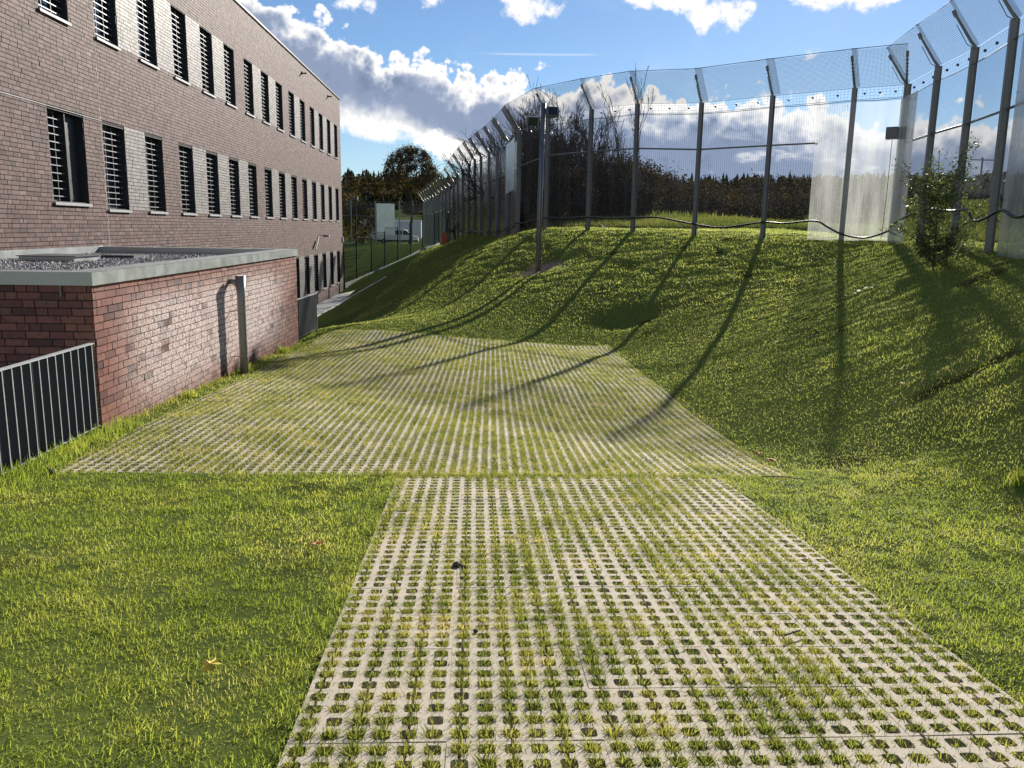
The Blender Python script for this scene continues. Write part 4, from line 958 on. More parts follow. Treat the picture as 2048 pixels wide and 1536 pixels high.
fA = fence('perimeter_fence', 'long transparent fence receding along the bank behind the lamp pole', feet(Apts),
           milky=[(0, .14, .92, 1.75, 3.75, M_mirror, 'reflective_panel')], rail=2.6, inside=1, seed=4, fine=False, ovl=.34, ovw=.010)
Dp = feet([(Apts[-1][0]-2.58*i, Apts[-1][1]+.1*i) for i in range(8)])
fD = fence('perimeter_fence', 'far transparent fence closing the lawn in front of the parked van', Dp,
           milky=[(1, .2, .95, .9, 3.8, M_mirror, 'reflective_panel')], rail=2.6, canopy=False, inside=1, seed=5)
# corner: rail of wing B does not run behind the frosted sheet; short tail only
A_, B_ = Vector(Bp[5]), Vector(Bp[6]); d = B_-A_
MB().tube([A_+Vector((0, 0, 2.62*FK)), A_+d*.62+Vector((0, 0, 2.62*FK))], .028, 8).build('cross_rail', M_rail, fB)
# black hose slung along the fence
def hose(name, label, pts, r=.03):
    # Catmull-Rom through the points
    P = [Vector(p) for p in pts]; out = []
    for i in range(len(P)-1):
        p0, p1, p2_, p3 = P[max(i-1, 0)], P[i], P[i+1], P[min(i+2, len(P)-1)]
        for k_ in range(6):
            t_ = k_/6; out.append(.5*((2*p1)+(-p0+p2_)*t_+(2*p0-5*p1+4*p2_-p3)*t_*t_+(-p0+3*p1-3*p2_+p3)*t_**3))
    out.append(P[-1]); c = MB(); c.tube(out, r, 8); o = c.build(name, M_hose, smooth=True); tag(o, label, 'hose'); return o
def along(P, s, dz, inn=.14, inside=-1):
    i = min(int(s), len(P)-2); q = s-i; A_, B_ = Vector(P[i]), Vector(P[i+1]); p_ = A_+(B_-A_)*q; d = (B_-A_); nn = Vector((-d.y, d.x, 0)).normalized()*inside
    return p_+nn*inn+Vector((0, 0, dz*FK))
hp = [along(Bp, s, z) for s, z in ((0.02, .42), (.4, .36), (.9, .42), (1.5, .40), (2.0, .44), (2.5, .42), (3.0, .44), (3.45, .50), (4.0, .38), (4.45, .28), (5.0, .44), (5.3, .42), (5.68, .50), (5.85, .33), (6.05, .14), (6.5, .06), (6.95, .26))]
Cf = feet(Cp)
hp += [along(Cf, s, z) for s, z in ((.15, .40), (.6, .60), (1.2, .78), (2.0, .72), (2.5, .75), (2.7, .55), (3.0, .60), (3.35, .74), (3.7, .62), (4.2, .75), (4.9, .7))]
hose('black_hose', 'black hose slung along the fence on top of the bank', hp)
Af = feet(Apts)
hose('black_hose', 'black hose sagging along the receding fence left of the lamp pole', [along(Af, s, z, inside=1) for s, z in ((.02, .42), (.5, .40), (1.0, .30), (1.4, .38), (1.9, .22), (2.3, .34), (3.0, .16), (3.5, .22), (4.2, .20), (4.8, .22), (5.5, .18), (6.3, .14), (6.8, .10))], .028)
hose('black_hose', 'black hose hanging in a loop over a post of the receding fence', [along(Af, 9.6, .05, .3, 1), along(Af, 9.65, 1.2, .25, 1), along(Af, 9.7, 2.1, .2, 1), along(Af, 9.9, 2.2, .2, 1), along(Af, 9.5, 1.2, .35, 1), along(Af, 9.0, .05, .4, 1)], .05)
# orange bin at wing A
p_ = along(Af, 10.2, 0, .35, 1); o = MB().prism([(-.2, -.2), (.2, -.2), (.2, .2), (-.2, .2)], 0, .95).build('orange_box', M_orange, loc=p_+Vector((0, 0, -.02))); tag(o, 'orange box standing against the far part of the receding fence', 'box')
# camera box on the corner post
cb = thing('camera_box', 'small grey equipment box bolted to the corner post beside the frosted sheet', 'box')
q = Vector(Bp[7]); c = MB(); c.box((-.16, -.10, -.17), (.16, .10, .17)); bo = c.build('housing', M_grbox, cb, loc=q+Vector((-.36, -.16, 3.08)), rotz=-.75)
c = MB(); c.box((-.13, -.112, -.14), (.13, -.10, .14)); c.build('cover', M_grbox, cb, loc=q+Vector((-.36, -.16, 3.08)), rotz=-.75)
c = MB(); c.tube([q+Vector((-.22, -.10, 3.11)), q+Vector((0, 0, 3.11))], .02, 6); c.build('bracket', M_rail, cb)
c = MB(); c.tube([q+Vector((-.36, -.18, 2.89)), q+Vector((-.37, -.20, 1.4)), q+Vector((-.40, -.20, .1))], .009, 6); c.build('cable', M_hose, cb)
# ------------------------------------------------------------------ lamp and camera pole
lp = thing('lamp_pole', 'slim steel pole with floodlights and cameras standing on the bank', 'lamp pole', (2.17, 27.95, h1(2.17, 27.95)))
c = MB(); c.tube([(0, 0, -.4), (0, 0, 2.2), (.06, 0, 5.42)], [.095, .09, .078], 14); c.build('pole', M_rail, lp, smooth=True)
c = MB(); c.tube([(-.42, 0, 4.94), (.45, 0, 4.99)], .022, 8); c.tube([(-.35, 0, 4.60), (.38, 0, 4.67)], .022, 8); c.build('crossarm', M_rail, lp)
def flood(x, z, tilt, lab):
    c = MB(); Mx = Matrix.Translation((x, -.10, z)) @ Euler((tilt, 0, .1)).to_matrix().to_4x4()
    c.box((-.21, -.07, -.15), (.21, .07, .15), Mx); o = c.build('floodlight', M_grbox, lp)
    c = MB(); c.box((-.15, -.082, -.13), (.15, -.071, .13), Mx); c.build('lens', M_glassd, o)
    for k_ in range(5): c = MB(); c.box((-.15+.07*k_, .072, -.14), (-.14+.07*k_, .10, .14), Mx); c.build('fin', M_rail, o)
flood(-.30, 4.84, .35, ''); flood(.34, 5.14, -.3, '')
for x, z in ((-.36, 4.52), (.33, 4.49)):
    c = MB(); c.tube([(x, 0, z+.10), (x, 0, z+.02)], .02, 6); c.tube([(x+.02, .06, z), (x-.02, -.16, z-.03)], .045, 10); c.build('security_camera', M_black if x < 0 else M_white, lp)
c = MB(); c.tube([(.03, -.08, 4.2), (.05, -.10, 3.0), (.02, -.09, 1.2), (0, -.09, 0)], .012, 6); c.build('cable', M_hose, lp)
# ------------------------------------------------------------------ green steel fence at the end of the lawn
gf = thing('mesh_fence', 'stepped green steel mesh fence climbing from the building corner to the tall fence', 'fence')
gp = [(-8.15, 52.3), (-7.64, 54.3), (-6.98, 56.8), (-6.34, 59.25), (-5.66, 61.86), (-4.93, 64.5), (-4.17, 67.25), (-3.34, 70.17), (-3.08, 72.35)]
zf = [-3.7, -3.502, -3.193, -2.91, -2.618, -2.257, -1.781, -1.591, -1.456]
for i in range(len(gp)):
    h = (2.42 if i != 1 else 5.3)*(1+.015*i)
    c = MB(); c.box((-.035, -.035, -.3), (.035, .035, h)); c.build('post', M_green, gf, loc=(*gp[i], zf[i]))
    if i == 1: MB().box((-.35, -.15, 5.12), (.15, .15, 5.3)).build('floodlight', M_grbox, gf, loc=(*gp[i], zf[i]))
for i in range(len(gp)-1):
    A_ = Vector((*gp[i], zf[i])); B_ = Vector((*gp[i+1], zf[i+1])); zt = max(A_.z, B_.z)+2.38*(1+.015*i)
    c = MB()
    for k_ in range(21): 
        z_ = zt-2.3+2.3*k_/20; c.tube([(A_.x, A_.y, z_), (B_.x, B_.y, z_)], .003 if k_ < 20 else .02, 4)
    for k_ in range(36):
        q = k_/35; p_ = A_.lerp(B_, q); c.tube([(p_.x, p_.y, zt-2.3), (p_.x, p_.y, zt)], .0025, 4)
    o = c.build('mesh_panel', M_green, gf)
c = MB()
for i in range(len(gp)-1):
    A_ = Vector((*gp[i], zf[i])); B_ = Vector((*gp[i+1], zf[i+1])); c.add([A_+Vector((0, 0, -.2)), B_+Vector((0, 0, -.2)), B_+Vector((0, 0, .10)), A_+Vector((0, 0, .10)), A_+Vector((.06, -.03, -.2)), B_+Vector((.06, -.03, -.2)), B_+Vector((.06, -.03, .10)), A_+Vector((.06, -.03, .10))], [(0, 3, 2, 1), (4, 5, 6, 7), (0, 1, 5, 4), (2, 3, 7, 6)])
c.build('base_kerb', M_conc, gf)
# ------------------------------------------------------------------ van and container
van = thing('parked_van', 'silver-white van parked outside the far fence', 'van', (-10.3, 112, h1(-10.3, 112)), 0)
prof = [(-2.55, .35), (-2.6, 1.0), (-2.5, 1.9), (-2.3, 1.97), (.9, 1.97), (1.35, 1.80), (2.0, 1.15), (2.7, 1.0), (2.8, .75), (2.8, .35)]
Mv = Matrix(((1, 0, 0, 0), (0, 0, 1, 0), (0, 1, 0, 0), (0, 0, 0, 1)))
c = MB().prism(prof, -.95, .95, Mv); c.build('body', M_white, van)
for a0_, a1_ in ((-2.4, -1.35), (-1.28, -.25), (-.18, .72)): MB().box((a0_, -.96, 1.25), (a1_, -.951, 1.78)).build('side_window', M_glassd, van)
c = MB(); c.add([(.85, -.957, 1.25), (1.85, -.957, 1.25), (1.3, -.957, 1.74), (.85, -.957, 1.78)], [(0, 1, 2, 3)]); c.build('side_window', M_glassd, van)
c = MB(); c.add([(1.38, -.85, 1.78), (1.38, .85, 1.78), (2.03, .85, 1.16), (2.03, -.85, 1.16)], [(0, 1, 2, 3)]); c.build('windscreen', M_glassd, van)
for x in (-1.7, 1.75):
    c = MB(); c.tube([(x, -.97, .34), (x, -.72, .34)], .34, 18); w_ = c.build('wheel', M_tyre, van); MB().tube([(x, -.985, .34), (x, -.97, .34)], .2, 12).build('rim', M_alu, w_)
MB().box((2.62, -.94, .85), (2.81, -.6, 1.0)).build('headlight', M_alu, van); MB().box((2.62, .6, .85), (2.81, .94, 1.0)).build('headlight', M_alu, van)
MB().box((-2.62, -.95, .35), (2.84, -.90, .55)).build('bumper_trim', M_black, van)
ct = thing('site_container', 'pale grey corrugated container behind the parked van', 'container', (-12.2, 119, h1(-12.2, 119)))
MB().box((-3.9, 0, .1), (4.6, 2.4, 2.75)).build('body', M_cont, ct)
for i in range(30): MB().box((-3.8+i*.28, -.03, .15), (-3.68+i*.28, 0, 2.65)).build('rib', M_cont, ct)
MB().box((-3.95, -.05, 2.68), (4.65, 2.45, 2.8)).build('roof', M_white, ct)
MB().box((-3.92, -.06, .1), (-3.5, -.031, 2.65)).build('door', M_kerb, ct)
# ------------------------------------------------------------------ trees
def skeleton(base, h, rng, stems=1, spread=.35, depth=5, r0=.12, up=.25, lenf=.72, kids=(2, 3), twig=1.0, first=.35, droop=0.0):
    segs = []
    def grow(p, d, L, r, lv):
        n_ = 3; q = p; dd = d.copy()
        for k_ in range(n_):
            dd = (dd+rng.normal(0, .09, 3)+np.array([0, 0, .05*up])).astype(float); dd /= np.linalg.norm(dd)
            e = q+dd*L/n_; r1 = r*(1-.25*(k_+1)/n_); segs.append((q, e, r*(1-.25*k_/n_), r1, lv)); q = e
            if lv >= 1 and lv < depth and rng.uniform() < .55*twig and k_ < 2: side(q, dd, L*.55, r1*.45, lv+1)
        if lv < depth:
            for _ in range(rng.integers(kids[0], kids[1]+1)): side(q, dd, L*lenf*rng.uniform(.75, 1.15), r*.66, lv+1)
    def side(p, d, L, r, lv):
        a = rng.normal(0, 1, 3); a -= a.dot(d)*d; a /= np.linalg.norm(a)+1e-9
        nd = d+a*spread*rng.uniform(.7, 1.5)+np.array([0, 0, up*.3-droop]); nd /= np.linalg.norm(nd)
        grow(p, nd, L, max(r, .004), lv)
    for s in range(stems):
        d = np.array([rng.normal(0, .16*(stems > 1)+.02), rng.normal(0, .16*(stems > 1)+.02), 1.0]); d /= np.linalg.norm(d)
        grow(np.array(base, float)+np.array([rng.normal(0, .15*(stems > 1)), rng.normal(0, .15*(stems > 1)), -.1]), d, h*first, r0*rng.uniform(.75, 1.1), 0)
    return segs
def seg_mesh(segs, name, m, ns=4, minr=.004):
    A = np.array([s[0] for s in segs]); Bq = np.array([s[1] for s in segs]); ra = np.maximum(np.array([s[2] for s in segs]), minr); rb = np.maximum(np.array([s[3] for s in segs]), minr)
    d = Bq-A; d /= np.linalg.norm(d, axis=1)[:, None]+1e-9; ref = np.where(np.abs(d[:, 2:3]) > .9, np.array([[1., 0, 0]]), np.array([[0, 0, 1.]]))
    u = np.cross(d, ref); u /= np.linalg.norm(u, axis=1)[:, None]; w = np.cross(d, u); V = []
    for k_ in range(ns):
        t_ = 2*np.pi*k_/ns; o_ = u*np.cos(t_)+w*np.sin(t_); V.append(A+o_*ra[:, None]); V.append(Bq+o_*rb[:, None])
    V = np.stack(V, 1).reshape(-1, 3); b0 = np.arange(len(segs))[:, None]*(2*ns); F = []
    for k_ in range(ns):
        k2 = (k_+1) % ns; F.append(b0+np.array([2*k_, 2*k2, 2*k2+1, 2*k_+1]))
    return fast(name, V, np.concatenate(F), m)
def leaf_mesh(C, size, rng, name, m, val=None):
    n_ = len(C); a = rng.normal(0, 1, (n_, 3)); a /= np.linalg.norm(a, axis=1)[:, None]; b = rng.normal(0, 1, (n_, 3)); b -= (a*b).sum(1)[:, None]*a; b /= np.linalg.norm(b, axis=1)[:, None]
    s = size*rng.uniform(.6, 1.3, n_)[:, None]
    V = np.stack([C-a*s, C+b*s*.5, C+a*s, C-b*s*.5], 1).reshape(-1, 3); F = np.arange(n_)[:, None]*4+np.array([0, 1, 2, 3])
    v = rng.uniform(0, 1, n_) if val is None else val
    return fast(name, V, F, m, {'v': ('POINT', np.repeat(v, 4))})
def make_tree(name, label, x, y, h, seed, group=None, leaves=0, lsize=.05, lmat=None, bark=M_bark, minr=.012, z=None, dome=None, **kw):
    rng = np.random.default_rng(seed); z = h1(x, y) if z is None else z
    t = thing(name, label, 'tree' if 'shrub' not in name else 'shrub', (x, y, z), group=group)
    segs = skeleton((0, 0, 0), h, rng, **kw)
    if dome:
        cz_, rx_, rz_ = dome
        segs = [s for s in segs if s[4] <= 1 or ((s[1][0]/rx_)**2+(s[1][1]/rx_)**2+((s[1][2]-cz_)/rz_)**2 < 1)]
        nt = np.array([s[1] for s in segs]); sh = rng.normal(0, 1, (2600, 3)); sh[:, 2] = np.abs(sh[:, 2]+.5); sh /= np.linalg.norm(sh, axis=1)[:, None]; sh = sh*rng.uniform(.80, 1.0, (2600, 1))*np.array([rx_, rx_, rz_])+np.array([0, 0, cz_])
        for q in sh:
            b_ = nt[np.argmin(((nt-q)**2).sum(1))]; segs.append((b_, b_+(q-b_)*.5+rng.normal(0, .1, 3), .03, .022, 9)); segs.append((segs[-1][1], q, .022, .012, 9))
    tr = [s for s in segs if s[4] <= 1]; br = [s for s in segs if s[4] > 1]
    obj_of('trunk', seg_mesh(tr, 'trunk', bark, 6, minr), t); obj_of('crown', seg_mesh(br, 'crown', bark, 3, minr), t)
    if leaves:
        tips = np.array([s[1] for s in segs if s[4] >= kw.get('depth', 5)-1]); C = tips[rng.integers(0, len(tips), leaves)]+rng.normal(0, lsize*2.2, (leaves, 3))
        obj_of('foliage', leaf_mesh(C, lsize, rng, 'foliage', lmat), t)
    return t
bt = 'bare trees standing behind the fence'
for k_, (x, y, h, st, lab) in enumerate([
        (2.0, 47.5, 6.6, 4, 'bare many-stemmed tree rising left of the lamp pole behind the fence'),
        (3.3, 49, 7.4, 4, 'tallest bare tree right behind the lamp pole'),
        (4.9, 47.5, 6.8, 5, 'bare bushy tree right of the lamp pole behind the fence'),
        (6.6, 50, 6.4, 4, 'rightmost of the dense bare trees beyond the fence')]):
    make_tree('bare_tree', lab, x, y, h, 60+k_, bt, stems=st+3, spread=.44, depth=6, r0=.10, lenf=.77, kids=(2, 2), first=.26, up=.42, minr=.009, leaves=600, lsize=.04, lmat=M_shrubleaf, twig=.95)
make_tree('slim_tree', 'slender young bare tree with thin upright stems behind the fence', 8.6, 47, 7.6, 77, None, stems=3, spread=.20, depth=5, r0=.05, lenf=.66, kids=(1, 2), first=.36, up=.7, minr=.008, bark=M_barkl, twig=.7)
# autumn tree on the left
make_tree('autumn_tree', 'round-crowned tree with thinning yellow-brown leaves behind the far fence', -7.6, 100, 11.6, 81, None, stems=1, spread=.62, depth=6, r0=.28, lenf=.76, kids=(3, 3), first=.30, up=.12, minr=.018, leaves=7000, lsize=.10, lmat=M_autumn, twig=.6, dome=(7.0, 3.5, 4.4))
# thicket shrubs
def shrub_arrays(x, y, r, h, seed, nl, stems=7):
    rng = np.random.default_rng(seed); z = h1(x, y); off = np.array([x, y, z])
    segs = [(a+off, b+off, c, d, e) for a, b, c, d, e in skeleton((0, 0, 0), h, rng, stems=stems, spread=.75, depth=4, r0=.035, lenf=.75, kids=(2, 3), first=.38, up=.05, twig=.8)]
    a = rng.normal(0, 1, (nl, 3)); a /= np.linalg.norm(a, axis=1)[:, None]; rr = rng.uniform(.35, 1, nl)**.5
    C = a*rr[:, None]*np.array([r, r, h*.52]); C[:, 2] = C[:, 2]+h*.5; C += rng.normal(0, .12*r, (nl, 3)); C = C[C[:, 2] > 0]
    k_ = fbm(C[:, 0]*1.5/r+seed, C[:, 2]*1.5/r, seed, 3) > .40; return segs, C[k_]+off
def thicket(name, label, items, ls, minr):
    segs = []; C = {}
    for k_, (x, y, r, h, nl, mt) in enumerate(items):
        sg, c_ = shrub_arrays(x, y, r, h, 100+k_, nl); segs += sg; C.setdefault(mt.name, []).append(c_)
    rng = np.random.default_rng(4); o = obj_of(name, seg_mesh(segs, name, M_bark, 3, minr)); tag(o, label, 'undergrowth', kind='stuff')
    for mn, cs in C.items():
        q = obj_of('foliage', leaf_mesh(np.concatenate(cs), ls, rng, 'foliage', bpy.data.materials[mn]), o); q['kind'] = 'stuff'
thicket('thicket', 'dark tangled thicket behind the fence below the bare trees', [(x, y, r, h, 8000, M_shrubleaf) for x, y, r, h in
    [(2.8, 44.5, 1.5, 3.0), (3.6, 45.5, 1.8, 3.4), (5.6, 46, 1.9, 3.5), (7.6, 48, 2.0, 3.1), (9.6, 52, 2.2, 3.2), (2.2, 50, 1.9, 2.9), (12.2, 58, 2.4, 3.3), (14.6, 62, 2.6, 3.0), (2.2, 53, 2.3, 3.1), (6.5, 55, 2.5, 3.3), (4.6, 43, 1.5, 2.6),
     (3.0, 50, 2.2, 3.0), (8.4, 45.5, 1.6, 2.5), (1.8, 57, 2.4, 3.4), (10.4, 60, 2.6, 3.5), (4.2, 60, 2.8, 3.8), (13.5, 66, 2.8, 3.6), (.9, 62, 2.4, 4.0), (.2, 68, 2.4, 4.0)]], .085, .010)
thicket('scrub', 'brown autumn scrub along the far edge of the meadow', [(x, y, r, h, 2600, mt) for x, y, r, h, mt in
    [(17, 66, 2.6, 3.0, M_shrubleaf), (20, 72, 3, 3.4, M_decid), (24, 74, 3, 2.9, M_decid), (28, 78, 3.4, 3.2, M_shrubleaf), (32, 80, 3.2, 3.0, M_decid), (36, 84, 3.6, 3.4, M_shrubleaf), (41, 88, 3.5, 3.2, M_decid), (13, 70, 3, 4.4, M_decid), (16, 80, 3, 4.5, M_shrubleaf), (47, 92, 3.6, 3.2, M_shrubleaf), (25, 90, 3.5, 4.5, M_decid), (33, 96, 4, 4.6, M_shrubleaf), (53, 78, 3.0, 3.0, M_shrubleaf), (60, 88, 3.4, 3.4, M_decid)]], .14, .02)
def shrub(x, y, r, h, seed, label, mt, nl, ls, group, minr, stems=7, cat='shrub'):
    t = thing(cat.replace(' ', '_'), label, cat, (x, y, h1(x, y)), group=group); rng = np.random.default_rng(seed)
    sg, C = shrub_arrays(x, y, r, h, seed, nl, stems); off = np.array([x, y, h1(x, y)])
    obj_of('branches', seg_mesh([(a-off, b-off, c, d, e) for a, b, c, d, e in sg], 'branches', M_bark, 3, minr), t)
    obj_of('foliage', leaf_mesh(C-off, ls, rng, 'foliage', mt), t); return t
for k_, (x, y, r, h, lb) in enumerate([(-12.5, 92, 2.0, 4.6, 'lowest yellow-brown bush right of the far building corner'), (-15, 96, 2.4, 6.4, 'yellow-brown bush touching the far building corner in the view'), (-17.5, 100, 2.6, 7.5, 'tall brown bush half hidden by the far building corner'), (-20, 104, 3, 7.0, 'large brown bush almost hidden behind the far building corner')]):
    shrub(x, y, r, h, 150+k_, lb, M_autumn, 3000, .14, 'autumn bushes beside the building corner', .02)
# forest on the ridge
rf = np.random.default_rng(12)
def forest():
    Vc = []; Ac = []; C2 = []; A2 = []
    n_ = 2600
    azs = rf.uniform(-.62, .75, n_); ds = 175+ (rf.uniform(0, 1, n_)**.8)*290
    x = np.sin(azs)*ds; y = np.cos(azs)*ds; z = hgt(x, y); H = rf.uniform(7, 11, n_)*np.where(ds < 250, .62, 1.0)
    kindc = fbm(x/60., y/60., 33, 2)+rf.normal(0, .08, n_) > .44
    for i in np.where(kindc)[0]:
        h = H[i]*.9; r = h*.24
        for t_ in range(7):
            q = t_/7; zz = h*(.08+.86*q); rr = r*(1-q)*rf.uniform(.85, 1.15)+.15; a0 = rf.uniform(0, 6.28)
            ks = np.arange(7); ang = a0+ks*2*np.pi/7; rad = rr*rf.uniform(.65, 1.25, 7)
            ring = np.stack([x[i]+np.cos(ang)*rad, y[i]+np.sin(ang)*rad, z[i]+zz-rf.uniform(0, .08, 7)*h], 1); ap = np.array([x[i], y[i], z[i]+zz+h*.20])
            for k_ in range(7): Vc += [ring[k_], ring[(k_+1) % 7], ap]
        Ac += [rf.uniform(0, 1)]*(7*21)
    V = np.array(Vc); F = np.arange(len(V)).reshape(-1, 3)
    o = obj_of('conifer_forest', fast('conifer_forest', V, F, M_conif, {'v': ('POINT', np.array(Ac))})); tag(o, 'dark conifer forest along the distant ridge', 'forest', kind='stuff')
    di = np.where(~kindc)[0]; per = 70; C = []; vv = []
    for i in di:
        a = rf.normal(0, 1, (per, 3)); a /= np.linalg.norm(a, axis=1)[:, None]; h = H[i]*.85
        C.append(np.array([x[i], y[i], z[i]+h*.58])+a*rf.uniform(.5, 1, (per, 1))*np.array([h*.30, h*.30, h*.42])); vv += list(np.clip(rf.uniform(0, .7)+rf.uniform(-.1, .3, per), 0, 1))
    o = obj_of('autumn_forest', leaf_mesh(np.concatenate(C), .75, rf, 'autumn_forest', M_decid, np.array(vv))); tag(o, 'brown autumn broadleaf wood on the distant slope', 'forest', kind='stuff')
forest()
# ------------------------------------------------------------------ sapling inside the fence
rs = np.random.default_rng(21); sx, sy = 9.15, 16.1; sap = thing('leafy_sapling', 'small glossy-leaved sapling in front of the right-hand fence', 'sapling', (sx, sy, h1(sx, sy)))
segs = []
def branch(p, d, L, r, n_=7, wob=.10, lift=.0):
    q = np.array(p, float); d = np.array(d, float); d /= np.linalg.norm(d); pts = [q]
    for k_ in range(n_):
        d = d+rs.normal(0, wob, 3)+np.array([0, 0, lift]); d /= np.linalg.norm(d); e = q+d*L/n_; segs.append((q, e, r*(1-k_/n_*.8), r*(1-(k_+1)/n_*.8), 1)); q = e; pts.append(q)
    return pts
LP = []
main = branch((0, 0, -.1), (-.06, 0, 1), 2.45, .018, 10, .035)
LP += [(p, .05) for p in main[4:]]
for k_ in range(42):
    b0 = main[rs.integers(1, 8)]; a = rs.uniform(0, 6.28); up_ = rs.uniform(.25, 1.1)
    br = branch(b0, (math.cos(a)*1.2, math.sin(a)*.7, up_), rs.uniform(.35, 1.15), .009, 6, .14, .03); LP += [(p, .06) for p in br[1:]]
    for j_ in range(2):
        tw = branch(br[rs.integers(2, 6)], rs.normal(0, 1, 3)+np.array([0, 0, .4]), rs.uniform(.15, .35), .005, 3, .15); LP += [(p, .05) for p in tw]
for sg in (((.9, 0, .35), 1.15), ((.8, -.1, .62), 1.0), ((-.8, .1, .5), .85)):
    br = branch(main[2], sg[0], sg[1], .010, 8, .08, .05); LP += [(p, .05) for p in br[1:]]
obj_of('stem', seg_mesh(segs, 'stem', M_bark, 4, .003), sap)
C = np.concatenate([np.array(p)+rs.normal(0, s_*1.2, (11, 3)) for p, s_ in LP])
obj_of('foliage', leaf_mesh(C, .029, rs, 'foliage', M_sapling), sap)
# small weeds at wing A and beside the downpipe
def weed(x, y, h, n_, label, seed, m=M_grass, sp_=.12, z=None):
    rg_ = np.random.default_rng(seed); P = np.stack([x+rg_.normal(0, sp_*.4, n_), y+rg_.normal(0, sp_*.4, n_), np.zeros(n_)], 1); P[:, 2] = hgt(P[:, 0], P[:, 1])-.01
    V, F, A = blades(P, h*(.4+.8*rg_.uniform(0, 1, n_)), np.full(n_, .012), .45, rg_); o = obj_of('weed', fast('weed', V, F, m, {'v': ('POINT', A)})); tag(o, label, 'weed'); return o
weed(-3.80, 13.75, .16, 160, 'tuft of long grass at the foot of the downpipe', 1)
weed(-3.86, 16.5, .22, 120, 'clump of long grass against the annex wall beyond the downpipe', 2)
weed(4.55, 6.35, .17, 160, 'pale spiky grass clump near bare soil at the foot of the right bank', 3)
weed(-3.9, 11.2, .14, 140, 'tuft of long grass against the annex wall before the downpipe', 4)
shr = shrub(-1.07, 53.2, .28, 1.1, 180, 'small dark young conifer against the receding fence', M_conif, 350, .04, None, .004, 2)
# strip of weeds along the annex wall
n_ = 2600; yy = RNG.uniform(9.2, 18.4, n_); xx = ax0+(yy-ay0)*(ax1-ax0)/(ay1-ay0)+.03+np.abs(RNG.normal(0, .07, n_)); kk = RNG.uniform(0, 1, n_) < fbm(yy*1.5, yy*0, 61, 3)*1.3; xx, yy = xx[kk], yy[kk]
V, F, A = blades(np.stack([xx, yy, hgt(xx, yy)-.01], 1), .05+.09*RNG.uniform(0, 1, len(xx)), np.full(len(xx), .008), .5)
o = obj_of('wall_weeds', fast('wall_weeds', V, F, M_pgrass, {'v': ('POINT', A)})); tag(o, 'straggling grass fringe along the foot of the annex wall', 'grass', kind='stuff')
# ------------------------------------------------------------------ litter
def leaf(x, y, m, label, s=.035, seed=0):
    rg_ = np.random.default_rng(seed+500); z = h1(x, y)+.045; c = MB(); k_ = 9
    pts = [(s*(1+.45*math.cos(5*a))*math.cos(a), s*(1+.45*math.cos(5*a))*math.sin(a), rg_.uniform(-.01, .012)) for a in np.linspace(0, 2*math.pi, 20, endpoint=False)]
    c.add([(0, 0, .012)]+pts, [(0, 1+i, 1+(i+1) % 20) for i in range(20)]); o = c.build('fallen_leaf', m, loc=(x, y, z)); o.rotation_euler = (rg_.uniform(-.4, .4), rg_.uniform(-.4, .4), rg_.uniform(0, 6)); tag(o, label, 'leaf', 'fallen leaves on the grass')
leaf(-1.00, 5.05, M_orleaf, 'red-orange leaf on the lawn just left of the paved path', .035, 1)
leaf(-1.13, 3.32, M_yel, 'yellow-orange leaf lying in the left foreground lawn', .035, 2)
leaf(-1.87, 2.82, M_yel, 'yellow leaf near the bottom left corner of the photo', .022, 3)
leaf(3.05, 7.95, M_orleaf, 'orange leaf at the right edge of the yard, nearer of a pair', .035, 4)
leaf(3.05, 8.35, M_orleaf, 'orange leaf at the right edge of the yard, farther of a pair', .035, 5)
leaf(5.3, 9.7, M_yel, 'yellow leaf high on the right bank', .045, 6)
c = MB(); rl = np.random.default_rng(77)
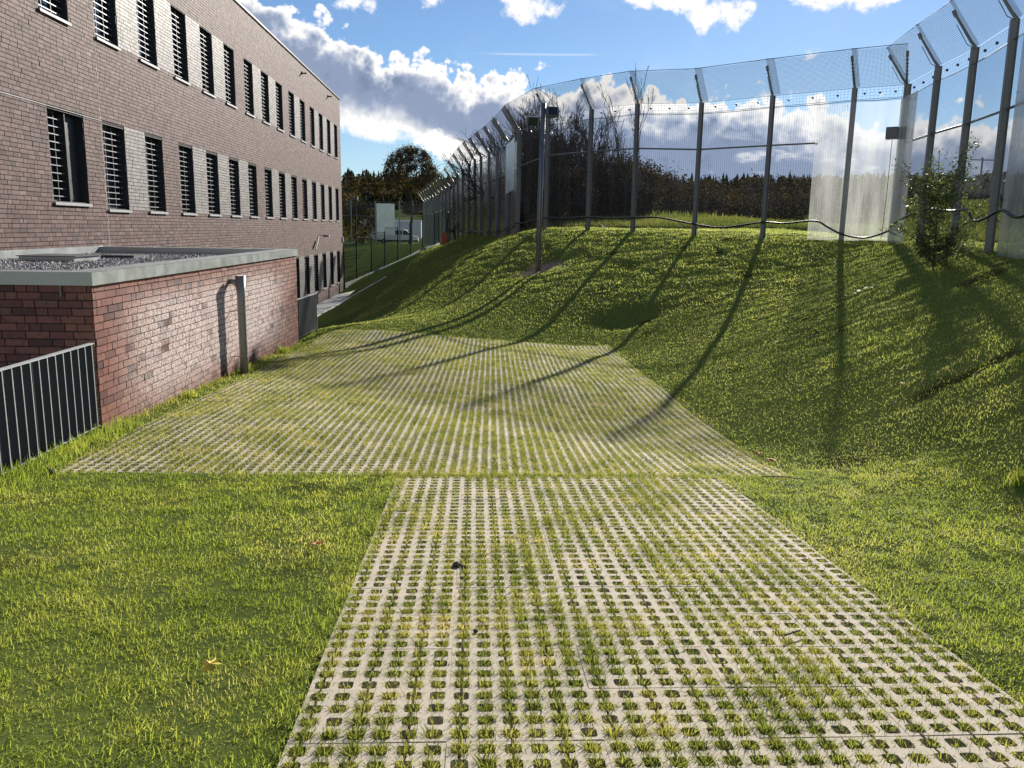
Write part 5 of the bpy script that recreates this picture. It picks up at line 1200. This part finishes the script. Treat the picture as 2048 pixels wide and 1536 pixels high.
for k_ in range(14):
    x, y = 8.05+rl.normal(0, .22), 16.9+rl.normal(0, .12); z = h1(x, y)+.05; a = rl.uniform(0, 6.28)
    c.add([(x+.05*math.cos(a+q), y+.05*math.sin(a+q), z+rl.uniform(-.01, .015)) for q in (0, 1.4, 2.9, 4.6)], [(0, 1, 2, 3)])
o = c.build('leaf_patch', M_yel); tag(o, 'loose patch of yellow leaves on the bank left of the sapling', 'leaves', kind='stuff')
def stone(x, y, r, label, seed):
    rg_ = np.random.default_rng(seed); import bmesh
    bm_ = bmesh.new(); bmesh.ops.create_icosphere(bm_, subdivisions=2, radius=r)
    for v in bm_.verts: v.co *= rg_.uniform(.75, 1.2); v.co.z *= .7
    me = bpy.data.meshes.new('stone'); bm_.to_mesh(me); bm_.free(); me.materials.append(M_stone); o = obj_of('stone', me, loc=(x, y, h1(x, y)+r*.45)); tag(o, label, 'stone')
stone(-.09, 4.72, .026, 'dark lump lying on the paved path', 1); stone(-.05, 4.69, .018, 'smaller dark lump beside the larger one on the path', 2)
stone(-3.72, 7.15, .045, 'dark stone at the near left corner of the paved yard', 3)
stone(.02, 3.75, .013, 'small dark stone in the middle of the near path', 4)
c = MB(); c.tube([(2.62, 7.02, h1(2.62, 7.02)+.05), (2.8, 7.0, h1(2.8, 7.0)+.055), (3.0, 6.93, h1(3, 6.93)+.04)], [.006, .005, .003], 6); o = c.build('twig', M_bark); tag(o, 'dark twig on the grass where the yard meets the right lawn', 'twig')
c = MB(); c.tube([(1.52, 3.62, h1(1.5, 3.6)+.03), (1.62, 3.68, h1(1.6, 3.68)+.03)], [.005, .004], 6); o = c.build('twig', M_bark); tag(o, 'short dark twig lying on the right half of the path', 'twig')
# utility pole on the right meadow
up = thing('utility_pole', 'distant utility pole with crossarm on the right meadow', 'utility pole', (73.7, 120, h1(73.7, 120)-.3))
hh_ = 11.1-h1(73.7, 120)+.3
MB().tube([(0, 0, 0), (0, 0, hh_)], [.16, .11], 8).build('pole', M_bark, up); MB().box((-1.9, -.08, hh_-.35), (1.9, .08, hh_-.2)).build('crossarm', M_bark, up)
for x in (-1.8, 0, 1.8): MB().tube([(x, 0, hh_-.2), (x, 0, hh_+.15)], .07, 6).build('insulator', M_grbox, up)
